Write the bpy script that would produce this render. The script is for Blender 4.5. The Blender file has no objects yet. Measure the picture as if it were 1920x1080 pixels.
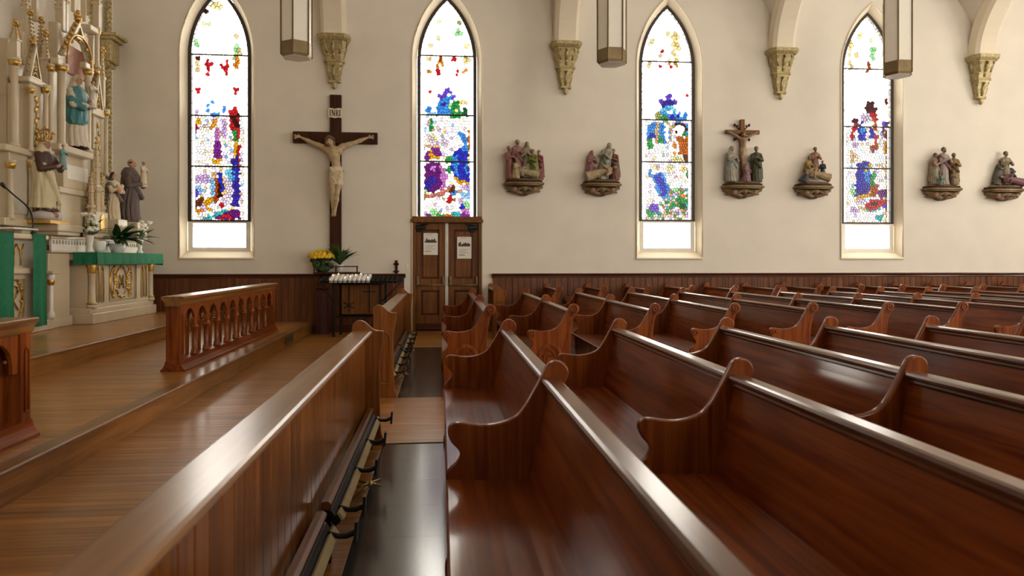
import bpy, bmesh, math, random
import numpy as np
from mathutils import Vector, Matrix
random.seed(7)
PI = math.pi
SC = bpy.context.scene
COL = SC.collection

# ------------------------------------------------------------------ camera
F_PX, VPX, HOR, EYE = 1320.0, 827.0, 487.0, 1.40
TAN = (960 - VPX) / F_PX
YAW = math.atan(TAN)
cam = bpy.data.objects.new('camera', bpy.data.cameras.new('camera'))
COL.objects.link(cam)
cam.location = (0, 0, EYE)
cam.rotation_euler = (PI / 2, 0, -YAW)
cam.data.sensor_width = 36
cam.data.lens = F_PX / 1920 * 36
cam.data.shift_y = (HOR - 540) / 1920.0
cam.data.clip_start = 0.05
cam.data.dof.use_dof = True
cam.data.dof.focus_distance = 7.0
cam.data.dof.aperture_fstop = 3.2
SC.camera = cam

# ------------------------------------------------------------------ world, light, exposure
SKY = 26.0
world = bpy.data.worlds.new('world'); SC.world = world
world.use_nodes = True
bg = world.node_tree.nodes['Background']
bg.inputs[0].default_value = (1.0, 0.965, 0.91, 1)
bg.inputs[1].default_value = SKY
SC.view_settings.view_transform = 'Standard'
SC.view_settings.look = 'None'
SC.view_settings.exposure = 0.85
SC.view_settings.gamma = 1.0
SC.view_settings.use_curve_mapping = False
SC.cycles.use_denoising = True
SC.cycles.max_bounces = 10
SC.cycles.diffuse_bounces = 6
SC.cycles.transparent_max_bounces = 12
SC.cycles.sample_clamp_indirect = 6.0

# building constants (metres)
WALL = 13.95          # window wall
NEAR = -1.5           # the wall behind the camera
ALT = -6.15           # altar wall
RIGHT = 16.5
WIN_X = (-4.26, 0.12, 4.63, 9.0)
COR_X = (-6.53, -2.05, 2.47, 6.96, 11.4, 15.9)
STEP1, STEP2 = 0.21, 0.42
EDGE1, EDGE2 = -2.47, -4.12

def ray(px):
    u = (px - 960) / F_PX
    return (u + TAN) / (1 - u * TAN)
def dk(px):
    return math.cos(YAW) - (px - 960) / F_PX * math.sin(YAW)
def wz(px, py, Y=WALL):            # height of a measured point on a plane at distance Y
    return EYE - (py - HOR) * (Y / dk(px)) / F_PX
def wx(px, Y=WALL):
    return ray(px) * Y
def sy(px, X):                     # distance along the nave of a point on a plane x = X
    return X / ray(px)
def sz(px, py, X):
    return wz(px, py, sy(px, X))

def portal(name, x, y, z, w, h, facing):
    l = bpy.data.lights.new(name, 'AREA'); l.shape = 'RECTANGLE'; l.size = w; l.size_y = h
    l.cycles.is_portal = True
    o = bpy.data.objects.new(name, l); COL.objects.link(o)
    o.location = (x, y, z)
    o.rotation_euler = {'-y': (-PI / 2, 0, 0), '+y': (PI / 2, 0, 0), '-x': (PI / 2, 0, PI / 2)}[facing]
for x in WIN_X:
    portal('window_portal', x, WALL + 0.42, 4.0, 1.25, 5.3, '-y')
NEAR_X = (4.63, 9.0, 13.4)
REAR_Y = (2.6, 6.2, 9.8)  # unseen rear windows, added to throw light on the altar and pew backs
for x in NEAR_X:
    portal('window_portal', x, NEAR - 0.42, 4.0, 1.25, 5.3, '+y')
for y in REAR_Y:
    portal('window_portal', RIGHT + 0.45, y, 4.4, 1.9, 5.3, '-x')

# ------------------------------------------------------------------ materials
MATS = {}
def new_mat(name):
    m = bpy.data.materials.new(name); m.use_nodes = True
    MATS[name] = m
    return m, m.node_tree, m.node_tree.nodes['Principled BSDF']
def node(t, kind, **kw):
    n = t.nodes.new(kind)
    for k, v in kw.items():
        setattr(n, k, v)
    return n
def ramp(t, stops):
    r = t.nodes.new('ShaderNodeValToRGB')
    e = r.color_ramp.elements
    while len(e) < len(stops):
        e.new(0.5)
    for i, (p, c) in enumerate(stops):
        e[i].position = p; e[i].color = (*c, 1)
    return r
def plain(name, col, rough=0.6, metal=0.0, noise=0.08, scale=8.0, coat=0.0, bump=0.0, spec=0.5):
    m, t, b = new_mat(name)
    tc = node(t, 'ShaderNodeTexCoord')
    nz = node(t, 'ShaderNodeTexNoise'); nz.inputs['Scale'].default_value = scale; nz.inputs['Detail'].default_value = 5
    t.links.new(tc.outputs['Object'], nz.inputs['Vector'])
    lo = tuple(max(0, c * (1 - noise)) for c in col); hi = tuple(min(1, c * (1 + noise)) for c in col)
    r = ramp(t, [(0.3, lo), (0.7, hi)])
    t.links.new(nz.outputs['Fac'], r.inputs['Fac'])
    t.links.new(r.outputs['Color'], b.inputs['Base Color'])
    b.inputs['Roughness'].default_value = rough
    b.inputs['Metallic'].default_value = metal
    b.inputs['Coat Weight'].default_value = coat
    b.inputs['Specular IOR Level'].default_value = spec
    if bump:
        bp = node(t, 'ShaderNodeBump'); bp.inputs['Strength'].default_value = bump; bp.inputs['Distance'].default_value = 0.01
        t.links.new(nz.outputs['Fac'], bp.inputs['Height']); t.links.new(bp.outputs['Normal'], b.inputs['Normal'])
    return m
def wood(name, dark, light, axis='y', rough=0.28, coat=0.6, scale=1.0, vary=0.25, bump=0.03, coat_rough=0.12, spec=0.2):
    """Varnished wood, grain along the object's own axis, tint varied from board to board."""
    m, t, b = new_mat(name)
    tc = node(t, 'ShaderNodeTexCoord'); mp = node(t, 'ShaderNodeMapping')
    oi = node(t, 'ShaderNodeObjectInfo')
    s = {'x': (0.7, 14, 14), 'y': (14, 0.7, 14), 'z': (14, 14, 0.7)}[axis]
    mp.inputs['Scale'].default_value = tuple(v * scale for v in s)
    ad = node(t, 'ShaderNodeVectorMath', operation='ADD')
    ml = node(t, 'ShaderNodeMath', operation='MULTIPLY'); ml.inputs[1].default_value = 31.0
    t.links.new(oi.outputs['Random'], ml.inputs[0])
    t.links.new(tc.outputs['Object'], ad.inputs[0]); t.links.new(ml.outputs[0], ad.inputs[1])
    t.links.new(ad.outputs[0], mp.inputs['Vector'])
    nz = node(t, 'ShaderNodeTexNoise'); nz.inputs['Scale'].default_value = 1.6; nz.inputs['Detail'].default_value = 6; nz.inputs['Distortion'].default_value = 0.6
    t.links.new(mp.outputs['Vector'], nz.inputs['Vector'])
    r = ramp(t, [(0.32, dark), (0.68, light)])
    t.links.new(nz.outputs['Fac'], r.inputs['Fac'])
    # broad mottling of the stain
    n2 = node(t, 'ShaderNodeTexNoise'); n2.inputs['Scale'].default_value = 2.2; n2.inputs['Detail'].default_value = 2
    t.links.new(ad.outputs[0], n2.inputs['Vector'])
    hs = node(t, 'ShaderNodeHueSaturation')
    v1 = node(t, 'ShaderNodeMath', operation='MULTIPLY_ADD'); v1.inputs[1].default_value = vary; v1.inputs[2].default_value = 1 - vary / 2
    t.links.new(oi.outputs['Random'], v1.inputs[0])
    v2 = node(t, 'ShaderNodeMath', operation='MULTIPLY_ADD'); v2.inputs[1].default_value = 0.7; v2.inputs[2].default_value = 0.65
    t.links.new(n2.outputs['Fac'], v2.inputs[0])
    v3 = node(t, 'ShaderNodeMath', operation='MULTIPLY')
    t.links.new(v1.outputs[0], v3.inputs[0]); t.links.new(v2.outputs[0], v3.inputs[1])
    t.links.new(v3.outputs[0], hs.inputs['Value']); t.links.new(r.outputs['Color'], hs.inputs['Color'])
    t.links.new(hs.outputs['Color'], b.inputs['Base Color'])
    b.inputs['Roughness'].default_value = rough
    b.inputs['Specular IOR Level'].default_value = spec
    b.inputs['Coat Weight'].default_value = coat; b.inputs['Coat Roughness'].default_value = coat_rough
    if bump:
        bp = node(t, 'ShaderNodeBump'); bp.inputs['Strength'].default_value = bump; bp.inputs['Distance'].default_value = 0.004
        t.links.new(nz.outputs['Fac'], bp.inputs['Height']); t.links.new(bp.outputs['Normal'], b.inputs['Normal'])
        t.links.new(bp.outputs['Normal'], b.inputs['Coat Normal'])
    return m

plain('plaster', (0.75, 0.70, 0.62), 0.85, noise=0.04, scale=1.5)
plain('plaster_trim', (0.76, 0.68, 0.54), 0.7, noise=0.03, scale=3)
plain('paint_white', (0.82, 0.79, 0.72), 0.5, noise=0.03)
wood('pew', (0.125, 0.0200, 0.0040), (0.265, 0.066, 0.0100), 'y', rough=0.4, coat=0.45, coat_rough=0.11, spec=0.12)
wood('pew_rail', (0.07, 0.018, 0.006), (0.17, 0.055, 0.016), 'y', rough=0.28, coat=0.6, coat_rough=0.2)
wood('pew_end', (0.120, 0.022, 0.0045), (0.270, 0.072, 0.011), 'z', rough=0.4, coat=0.33, coat_rough=0.14, spec=0.12)
wood('honey_y', (0.16, 0.062, 0.016), (0.28, 0.125, 0.034), 'y', rough=0.30, coat=0.45, coat_rough=0.2)
wood('honey_z', (0.12, 0.035, 0.007), (0.27, 0.092, 0.018), 'z', rough=0.30, coat=0.45, coat_rough=0.12)
wood('wainscot', (0.085, 0.027, 0.010), (0.17, 0.058, 0.019), 'z', rough=0.35, coat=0.35, vary=0.35)
wood('wainscot_cap', (0.060, 0.016, 0.007), (0.11, 0.030, 0.012), 'x', rough=0.32, coat=0.4)
wood('door', (0.11, 0.040, 0.010), (0.22, 0.085, 0.020), 'z', rough=0.38, coat=0.25)
wood('floor_x', (0.24, 0.096, 0.016), (0.42, 0.185, 0.038), 'x', rough=0.34, coat=0.45, vary=0.30, bump=0.012, coat_rough=0.22)
wood('riser', (0.20, 0.080, 0.015), (0.35, 0.150, 0.032), 'y', rough=0.30, coat=0.5, vary=0.2)
wood('cross_wood', (0.034, 0.011, 0.0055), (0.066, 0.022, 0.011), 'z', rough=0.6, coat=0.0, spec=0.15)
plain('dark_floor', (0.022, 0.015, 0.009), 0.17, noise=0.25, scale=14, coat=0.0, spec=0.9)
plain('iron', (0.018, 0.016, 0.016), 0.45, metal=0.6, noise=0.2)
plain('bronze', (0.20, 0.145, 0.075), 0.42, metal=0.75, noise=0.12)
plain('brass', (0.55, 0.42, 0.20), 0.35, metal=0.9)
plain('aged_gilt', (0.20, 0.13, 0.055), 0.5, metal=0.3, noise=0.4, scale=24)
plain('gold', (0.60, 0.38, 0.10), 0.36, metal=0.85, noise=0.25, scale=30)
plain('old_gold', (0.40, 0.32, 0.155), 0.5, metal=0.35, noise=0.35, scale=22, bump=0.4)
plain('altar_paint', (0.60, 0.51, 0.36), 0.42, noise=0.05, scale=4, coat=0.1)
plain('altar_panel', (0.50, 0.45, 0.37), 0.5, noise=0.05)
plain('niche_red', (0.32, 0.13, 0.08), 0.6, noise=0.25, scale=12)
plain('green_cloth', (0.020, 0.17, 0.085), 0.8, noise=0.12, scale=20, spec=0.2)
plain('opal_glass', (0.86, 0.82, 0.74), 0.30, noise=0.02)
plain('lead', (0.012, 0.010, 0.010), 0.6, noise=0.1)
plain('window_frame', (0.035, 0.026, 0.020), 0.5, noise=0.1)
plain('white_pot', (0.80, 0.79, 0.76), 0.3)
plain('leaf', (0.030, 0.095, 0.022), 0.42, noise=0.5, scale=9)
plain('leaf_light', (0.09, 0.19, 0.035), 0.45, noise=0.4, scale=9)
plain('petal_yellow', (0.80, 0.52, 0.02), 0.6, noise=0.2, scale=25)
plain('petal_white', (0.84, 0.82, 0.74), 0.6, noise=0.06, scale=25)
plain('mum_foliage', (0.040, 0.095, 0.025), 0.6, noise=0.6, scale=26)
plain('wax', (0.86, 0.83, 0.76), 0.5, noise=0.03)
plain('candle_glass', (0.82, 0.82, 0.82), 0.12, noise=0.02, coat=0.3)
plain('paper', (0.78, 0.75, 0.69), 0.8, noise=0.03)
plain('print_dark', (0.08, 0.07, 0.065), 0.8, noise=0.5, scale=40)
plain('print_grey', (0.42, 0.40, 0.37), 0.8, noise=0.2, scale=40)
plain('print_red', (0.45, 0.10, 0.12), 0.8)
plain('red_cloth', (0.060, 0.010, 0.010), 0.75, noise=0.2)
plain('kneeler_pad', (0.42, 0.34, 0.19), 0.5, noise=0.1)
plain('parchment', (0.76, 0.70, 0.52), 0.6, noise=0.06)
plain('ink', (0.025, 0.02, 0.02), 0.7)
plain('black_plastic', (0.015, 0.015, 0.017), 0.4)
plain('grey_metal', (0.62, 0.61, 0.58), 0.4, metal=0.2)
plain('vent', (0.10, 0.075, 0.05), 0.5, metal=0.4)
plain('stone_outside', (0.45, 0.42, 0.38), 0.9)
def flame_mat():
    m, t, b = new_mat('flame')
    b.inputs['Base Color'].default_value = (1, .6, .2, 1)
    b.inputs['Emission Color'].default_value = (1.0, 0.50, 0.16, 1); b.inputs['Emission Strength'].default_value = 6.0
flame_mat()
def painted(name, rough=0.55, grime=0.6, metal=0.0, tone=0.72):
    """Hand-painted plaster: pigment from the 'Col' attribute, mottled with age."""
    m, t, b = new_mat(name)
    at = node(t, 'ShaderNodeAttribute', attribute_name='Col')
    tc = node(t, 'ShaderNodeTexCoord'); nz = node(t, 'ShaderNodeTexNoise'); nz.inputs['Scale'].default_value = 16; nz.inputs['Detail'].default_value = 6
    t.links.new(tc.outputs['Object'], nz.inputs['Vector'])
    r = ramp(t, [(0.3, (1 - grime,) * 3), (0.65, (tone, tone * 0.96, tone * 0.9))])
    t.links.new(nz.outputs['Fac'], r.inputs['Fac'])
    mx = node(t, 'ShaderNodeMix', data_type='RGBA', blend_type='MULTIPLY'); mx.inputs['Factor'].default_value = 1
    t.links.new(at.outputs['Color'], mx.inputs[6]); t.links.new(r.outputs['Color'], mx.inputs[7])
    t.links.new(mx.outputs[2], b.inputs['Base Color'])
    b.inputs['Roughness'].default_value = rough
painted('painted_plaster'); painted('painted_clean', 0.5, 0.15, tone=0.95); painted('painted_corpus', 0.5, 0.3, tone=1.0)
def glass_mat():
    """Stained glass: tinted light passes, with a faint sheen on the inner face."""
    m = bpy.data.materials.new('stained_glass'); m.use_nodes = True; t = m.node_tree; MATS['stained_glass'] = m
    t.nodes.clear()
    out = node(t, 'ShaderNodeOutputMaterial'); tr = node(t, 'ShaderNodeBsdfTransparent'); gl = node(t, 'ShaderNodeBsdfGlossy'); mx = node(t, 'ShaderNodeMixShader')
    gl.inputs['Roughness'].default_value = 0.2; mx.inputs[0].default_value = 0.03
    at = node(t, 'ShaderNodeAttribute', attribute_name='Col')
    tc = node(t, 'ShaderNodeTexCoord'); nz = node(t, 'ShaderNodeTexNoise'); nz.inputs['Scale'].default_value = 30; nz.inputs['Detail'].default_value = 3
    t.links.new(tc.outputs['Object'], nz.inputs['Vector'])
    r = ramp(t, [(0.3, (0.55, 0.55, 0.55)), (0.7, (1, 1, 1))]); t.links.new(nz.outputs['Fac'], r.inputs['Fac'])
    mm = node(t, 'ShaderNodeMix', data_type='RGBA', blend_type='MULTIPLY'); mm.inputs['Factor'].default_value = 1
    t.links.new(at.outputs['Color'], mm.inputs[6]); t.links.new(r.outputs['Color'], mm.inputs[7])
    t.links.new(mm.outputs[2], tr.inputs['Color'])
    t.links.new(tr.outputs[0], mx.inputs[1]); t.links.new(gl.outputs[0], mx.inputs[2]); t.links.new(mx.outputs[0], out.inputs[0])
    m = bpy.data.materials.new('clear_glass'); m.use_nodes = True; t = m.node_tree; MATS['clear_glass'] = m
    t.nodes.clear()
    out = node(t, 'ShaderNodeOutputMaterial'); tr = node(t, 'ShaderNodeBsdfTransparent'); gl = node(t, 'ShaderNodeBsdfGlossy'); mx = node(t, 'ShaderNodeMixShader')
    tr.inputs['Color'].default_value = (0.55, 0.54, 0.52, 1); gl.inputs['Roughness'].default_value = 0.1; mx.inputs[0].default_value = 0.04
    t.links.new(tr.outputs[0], mx.inputs[1]); t.links.new(gl.outputs[0], mx.inputs[2]); t.links.new(mx.outputs[0], out.inputs[0])
glass_mat()

# ------------------------------------------------------------------ object helpers
def link(name, data, parent=None, loc=None, rot=None):
    o = bpy.data.objects.new(name, data); COL.objects.link(o)
    if parent is not None: o.parent = parent
    if loc is not None: o.location = loc
    if rot is not None: o.rotation_euler = rot
    return o
def tag(o, label, cat, group=None):
    o['label'] = label; o['category'] = cat
    if group: o['group'] = group
    return o
def thing(name, label, cat, loc=(0, 0, 0), rz=0.0, group=None):
    o = link(name, None, None, loc, (0, 0, rz)); o.empty_display_size = 0.1
    return tag(o, label, cat, group)
def struct(o, label=None, cat=None):
    o['kind'] = 'structure'
    if label: o['label'] = label
    if cat: o['category'] = cat
    return o
def copy_tree(o, parent=None):
    c = o.copy(); COL.objects.link(c); c.parent = parent
    for ch in list(o.children): copy_tree(ch, c)
    return c

class MB:
    """Collects simple solids; build() links them as one mesh object."""
    def __init__(s): s.v = []; s.f = []; s.sm = []
    def add(s, vs, fs, smooth=False, M=None):
        n = len(s.v)
        s.v += [tuple(M @ Vector(p)) if M else tuple(p) for p in vs]
        s.f += [tuple(i + n for i in f) for f in fs]; s.sm += [smooth] * len(fs)
        return s
    def box(s, x0, x1, y0, y1, z0, z1, M=None):
        v = [(x0, y0, z0), (x1, y0, z0), (x1, y1, z0), (x0, y1, z0), (x0, y0, z1), (x1, y0, z1), (x1, y1, z1), (x0, y1, z1)]
        return s.add(v, [(0, 3, 2, 1), (4, 5, 6, 7), (0, 1, 5, 4), (1, 2, 6, 5), (2, 3, 7, 6), (3, 0, 4, 7)], False, M)
    def cbox(s, x0, x1, y0, y1, z0, z1, c=0.008, M=None):
        """box with chamfered edges"""
        vs = []; idx = {}
        X = (x0, x1); Y = (y0, y1); Z = (z0, z1)
        for i in (0, 1):
            for j in (0, 1):
                for k in (0, 1):
                    di, dj, dk_ = (1 - 2 * i) * c, (1 - 2 * j) * c, (1 - 2 * k) * c
                    for a, p in (('x', (X[i], Y[j] + dj, Z[k] + dk_)), ('y', (X[i] + di, Y[j], Z[k] + dk_)), ('z', (X[i] + di, Y[j] + dj, Z[k]))):
                        idx[(i, j, k, a)] = len(vs); vs.append(p)
        fs = []
        for i in (0, 1):
            fs.append([idx[(i, 0, 0, 'x')], idx[(i, 1, 0, 'x')], idx[(i, 1, 1, 'x')], idx[(i, 0, 1, 'x')]][::(1 if i else -1)])
            fs.append([idx[(0, i, 0, 'y')], idx[(1, i, 0, 'y')], idx[(1, i, 1, 'y')], idx[(0, i, 1, 'y')]][::(-1 if i else 1)])
            fs.append([idx[(0, 0, i, 'z')], idx[(1, 0, i, 'z')], idx[(1, 1, i, 'z')], idx[(0, 1, i, 'z')]][::(1 if i else -1)])
        for j in (0, 1):
            for k in (0, 1):
                fs.append((idx[(0, j, k, 'y')], idx[(1, j, k, 'y')], idx[(1, j, k, 'z')], idx[(0, j, k, 'z')]))
                fs.append((idx[(j, 0, k, 'x')], idx[(j, 1, k, 'x')], idx[(j, 1, k, 'z')], idx[(j, 0, k, 'z')]))
                fs.append((idx[(j, k, 0, 'x')], idx[(j, k, 1, 'x')], idx[(j, k, 1, 'y')], idx[(j, k, 0, 'y')]))
        for i in (0, 1):
            for j in (0, 1):
                for k in (0, 1):
                    fs.append((idx[(i, j, k, 'x')], idx[(i, j, k, 'y')], idx[(i, j, k, 'z')]))
        return s.add(vs, fs, False, M)
    def lathe(s, prof, n=12, c=(0, 0, 0), M=None, smooth=True, ph=0.0, sx=1.0, sy_=1.0):
        vs = []; fs = []
        for r, z in prof:
            for i in range(n):
                a = 2 * PI * i / n + ph
                vs.append((c[0] + r * sx * math.cos(a), c[1] + r * sy_ * math.sin(a), c[2] + z))
        m = len(prof)
        for j in range(m - 1):
            for i in range(n):
                a, b = j * n + i, j * n + (i + 1) % n
                fs.append((a, b, b + n, a + n))
        fs.append(tuple(range(n))[::-1]); fs.append(tuple((m - 1) * n + i for i in range(n)))
        return s.add(vs, fs, smooth, M)
    def cyl(s, x, y, z0, z1, r, n=12, r2=None, M=None):
        return s.lathe([(r, z0), (r2 if r2 is not None else r, z1)], n, (x, y, 0), M)
    def tube(s, pts, r, n=8, smooth=True):
        pts = [Vector(p) for p in pts]; vs = []; fs = []
        for k, p in enumerate(pts):
            d = (pts[min(k + 1, len(pts) - 1)] - pts[max(k - 1, 0)]).normalized()
            up = Vector((0, 0, 1)) if abs(d.z) < 0.95 else Vector((1, 0, 0))
            a = d.cross(up).normalized(); b = a.cross(d)
            rr = r[k] if isinstance(r, (list, tuple)) else r
            for i in range(n):
                t = 2 * PI * i / n
                vs.append(p + a * rr * math.cos(t) + b * rr * math.sin(t))
        for k in range(len(pts) - 1):
            for i in range(n):
                q, w = k * n + i, k * n + (i + 1) % n
                fs.append((q, w, w + n, q + n))
        fs.append(tuple(range(n))[::-1]); fs.append(tuple((len(pts) - 1) * n + i for i in range(n)))
        return s.add(vs, fs, smooth)
    def sweep(s, prof, y0, y1, ax='y'):
        """closed (x,z) profile run straight along y (or, for ax='x', a (y,z) profile along x)"""
        n = len(prof)
        if ax == 'y': vs = [(a, y0, b) for a, b in prof] + [(a, y1, b) for a, b in prof]
        else: vs = [(y0, a, b) for a, b in prof] + [(y1, a, b) for a, b in prof]
        fs = [(i, (i + 1) % n, (i + 1) % n + n, i + n) for i in range(n)] + [tuple(range(n))[::-1], tuple(range(n, 2 * n))]
        return s.add(vs, fs)
    def ball(s, c, r, n=10, m=6, sc=(1, 1, 1)):
        vs = [(c[0], c[1], c[2] - r * sc[2])]; fs = []
        for j in range(1, m):
            t = PI * j / m
            for i in range(n):
                a = 2 * PI * i / n
                vs.append((c[0] + r * sc[0] * math.sin(t) * math.cos(a), c[1] + r * sc[1] * math.sin(t) * math.sin(a), c[2] - r * sc[2] * math.cos(t)))
        vs.append((c[0], c[1], c[2] + r * sc[2])); L = len(vs) - 1
        for i in range(n):
            fs.append((0, 1 + (i + 1) % n, 1 + i)); fs.append((L, L - n + i, L - n + (i + 1) % n))
        for j in range(m - 2):
            for i in range(n):
                a, b = 1 + j * n + i, 1 + j * n + (i + 1) % n
                fs.append((a, b, b + n, a + n))
        return s.add(vs, fs, True)
    def mesh(s, name, mat):
        me = bpy.data.meshes.new(name); me.from_pydata(s.v, [], s.f)
        me.polygons.foreach_set('use_smooth', s.sm)
        me.materials.append(MATS[mat]); fix_normals(me); me.update()
        return me
    def build(s, name, mat, parent=None, loc=None, rot=None):
        return link(name, s.mesh(name, mat), parent, loc, rot)
def fix_normals(me):
    bm = bmesh.new(); bm.from_mesh(me); bmesh.ops.recalc_face_normals(bm, faces=bm.faces); bm.to_mesh(me); bm.free()

def plate(outer, holes, depth, bevel=0.0, plane='xz', res=1, off=0.0):
    """flat board cut from an outline with holes; returned as a mesh standing in the given plane (thickness centred)"""
    cu = bpy.data.curves.new('outline', 'CURVE'); cu.dimensions = '2D'; cu.fill_mode = 'BOTH'
    cu.extrude = max(depth / 2 - bevel, 0.0005); cu.bevel_depth = bevel; cu.bevel_resolution = res
    if bevel: cu.offset = -bevel
    for loop in [outer] + list(holes):
        sp = cu.splines.new('POLY'); sp.points.add(len(loop) - 1); sp.use_cyclic_u = True
        for p, q in zip(sp.points, loop): p.co = (q[0], q[1], 0, 1)
    ob = bpy.data.objects.new('outline', cu)
    me = bpy.data.meshes.new_from_object(ob)
    bpy.data.objects.remove(ob); bpy.data.curves.remove(cu)
    M = {'xz': Matrix(((1, 0, 0, 0), (0, 0, 1, off), (0, 1, 0, 0), (0, 0, 0, 1))),
         'yz': Matrix(((0, 0, 1, off), (1, 0, 0, 0), (0, 1, 0, 0), (0, 0, 0, 1))),
         'xy': Matrix.Translation((0, 0, off))}[plane]
    me.transform(M); me.materials.clear(); fix_normals(me)
    return me
def use(me, mat):
    me.materials.clear(); me.materials.append(MATS[mat]); return me
def smoothline(pts, n=5):
    """Catmull-Rom through an open list of points"""
    out = []
    P = [pts[0]] + list(pts) + [pts[-1]]
    for i in range(1, len(P) - 2):
        for k in range(n):
            t = k / n
            out.append(tuple(0.5 * ((2 * P[i][a]) + (-P[i - 1][a] + P[i + 1][a]) * t + (2 * P[i - 1][a] - 5 * P[i][a] + 4 * P[i + 1][a] - P[i + 2][a]) * t * t + (-P[i - 1][a] + 3 * P[i][a] - 3 * P[i + 1][a] + P[i + 2][a]) * t ** 3) for a in (0, 1)))
    out.append(tuple(pts[-1]))
    return out
def lancet(xc, hw, zb, zs, za, n=12):
    """pointed arch outline, counter-clockwise from lower left"""
    h = za - zs; R = (hw * hw + h * h) / (2 * hw)
    pts = [(xc - hw, zb), (xc + hw, zb)]
    a1 = math.asin(min(1, h / R))
    for i in range(n + 1):
        a = a1 * i / n; pts.append((xc + hw - R + R * math.cos(a), zs + R * math.sin(a)))
    for i in range(n - 1, -1, -1):
        a = a1 * i / n; pts.append((xc - hw + R - R * math.cos(a), zs + R * math.sin(a)))
    return pts

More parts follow.
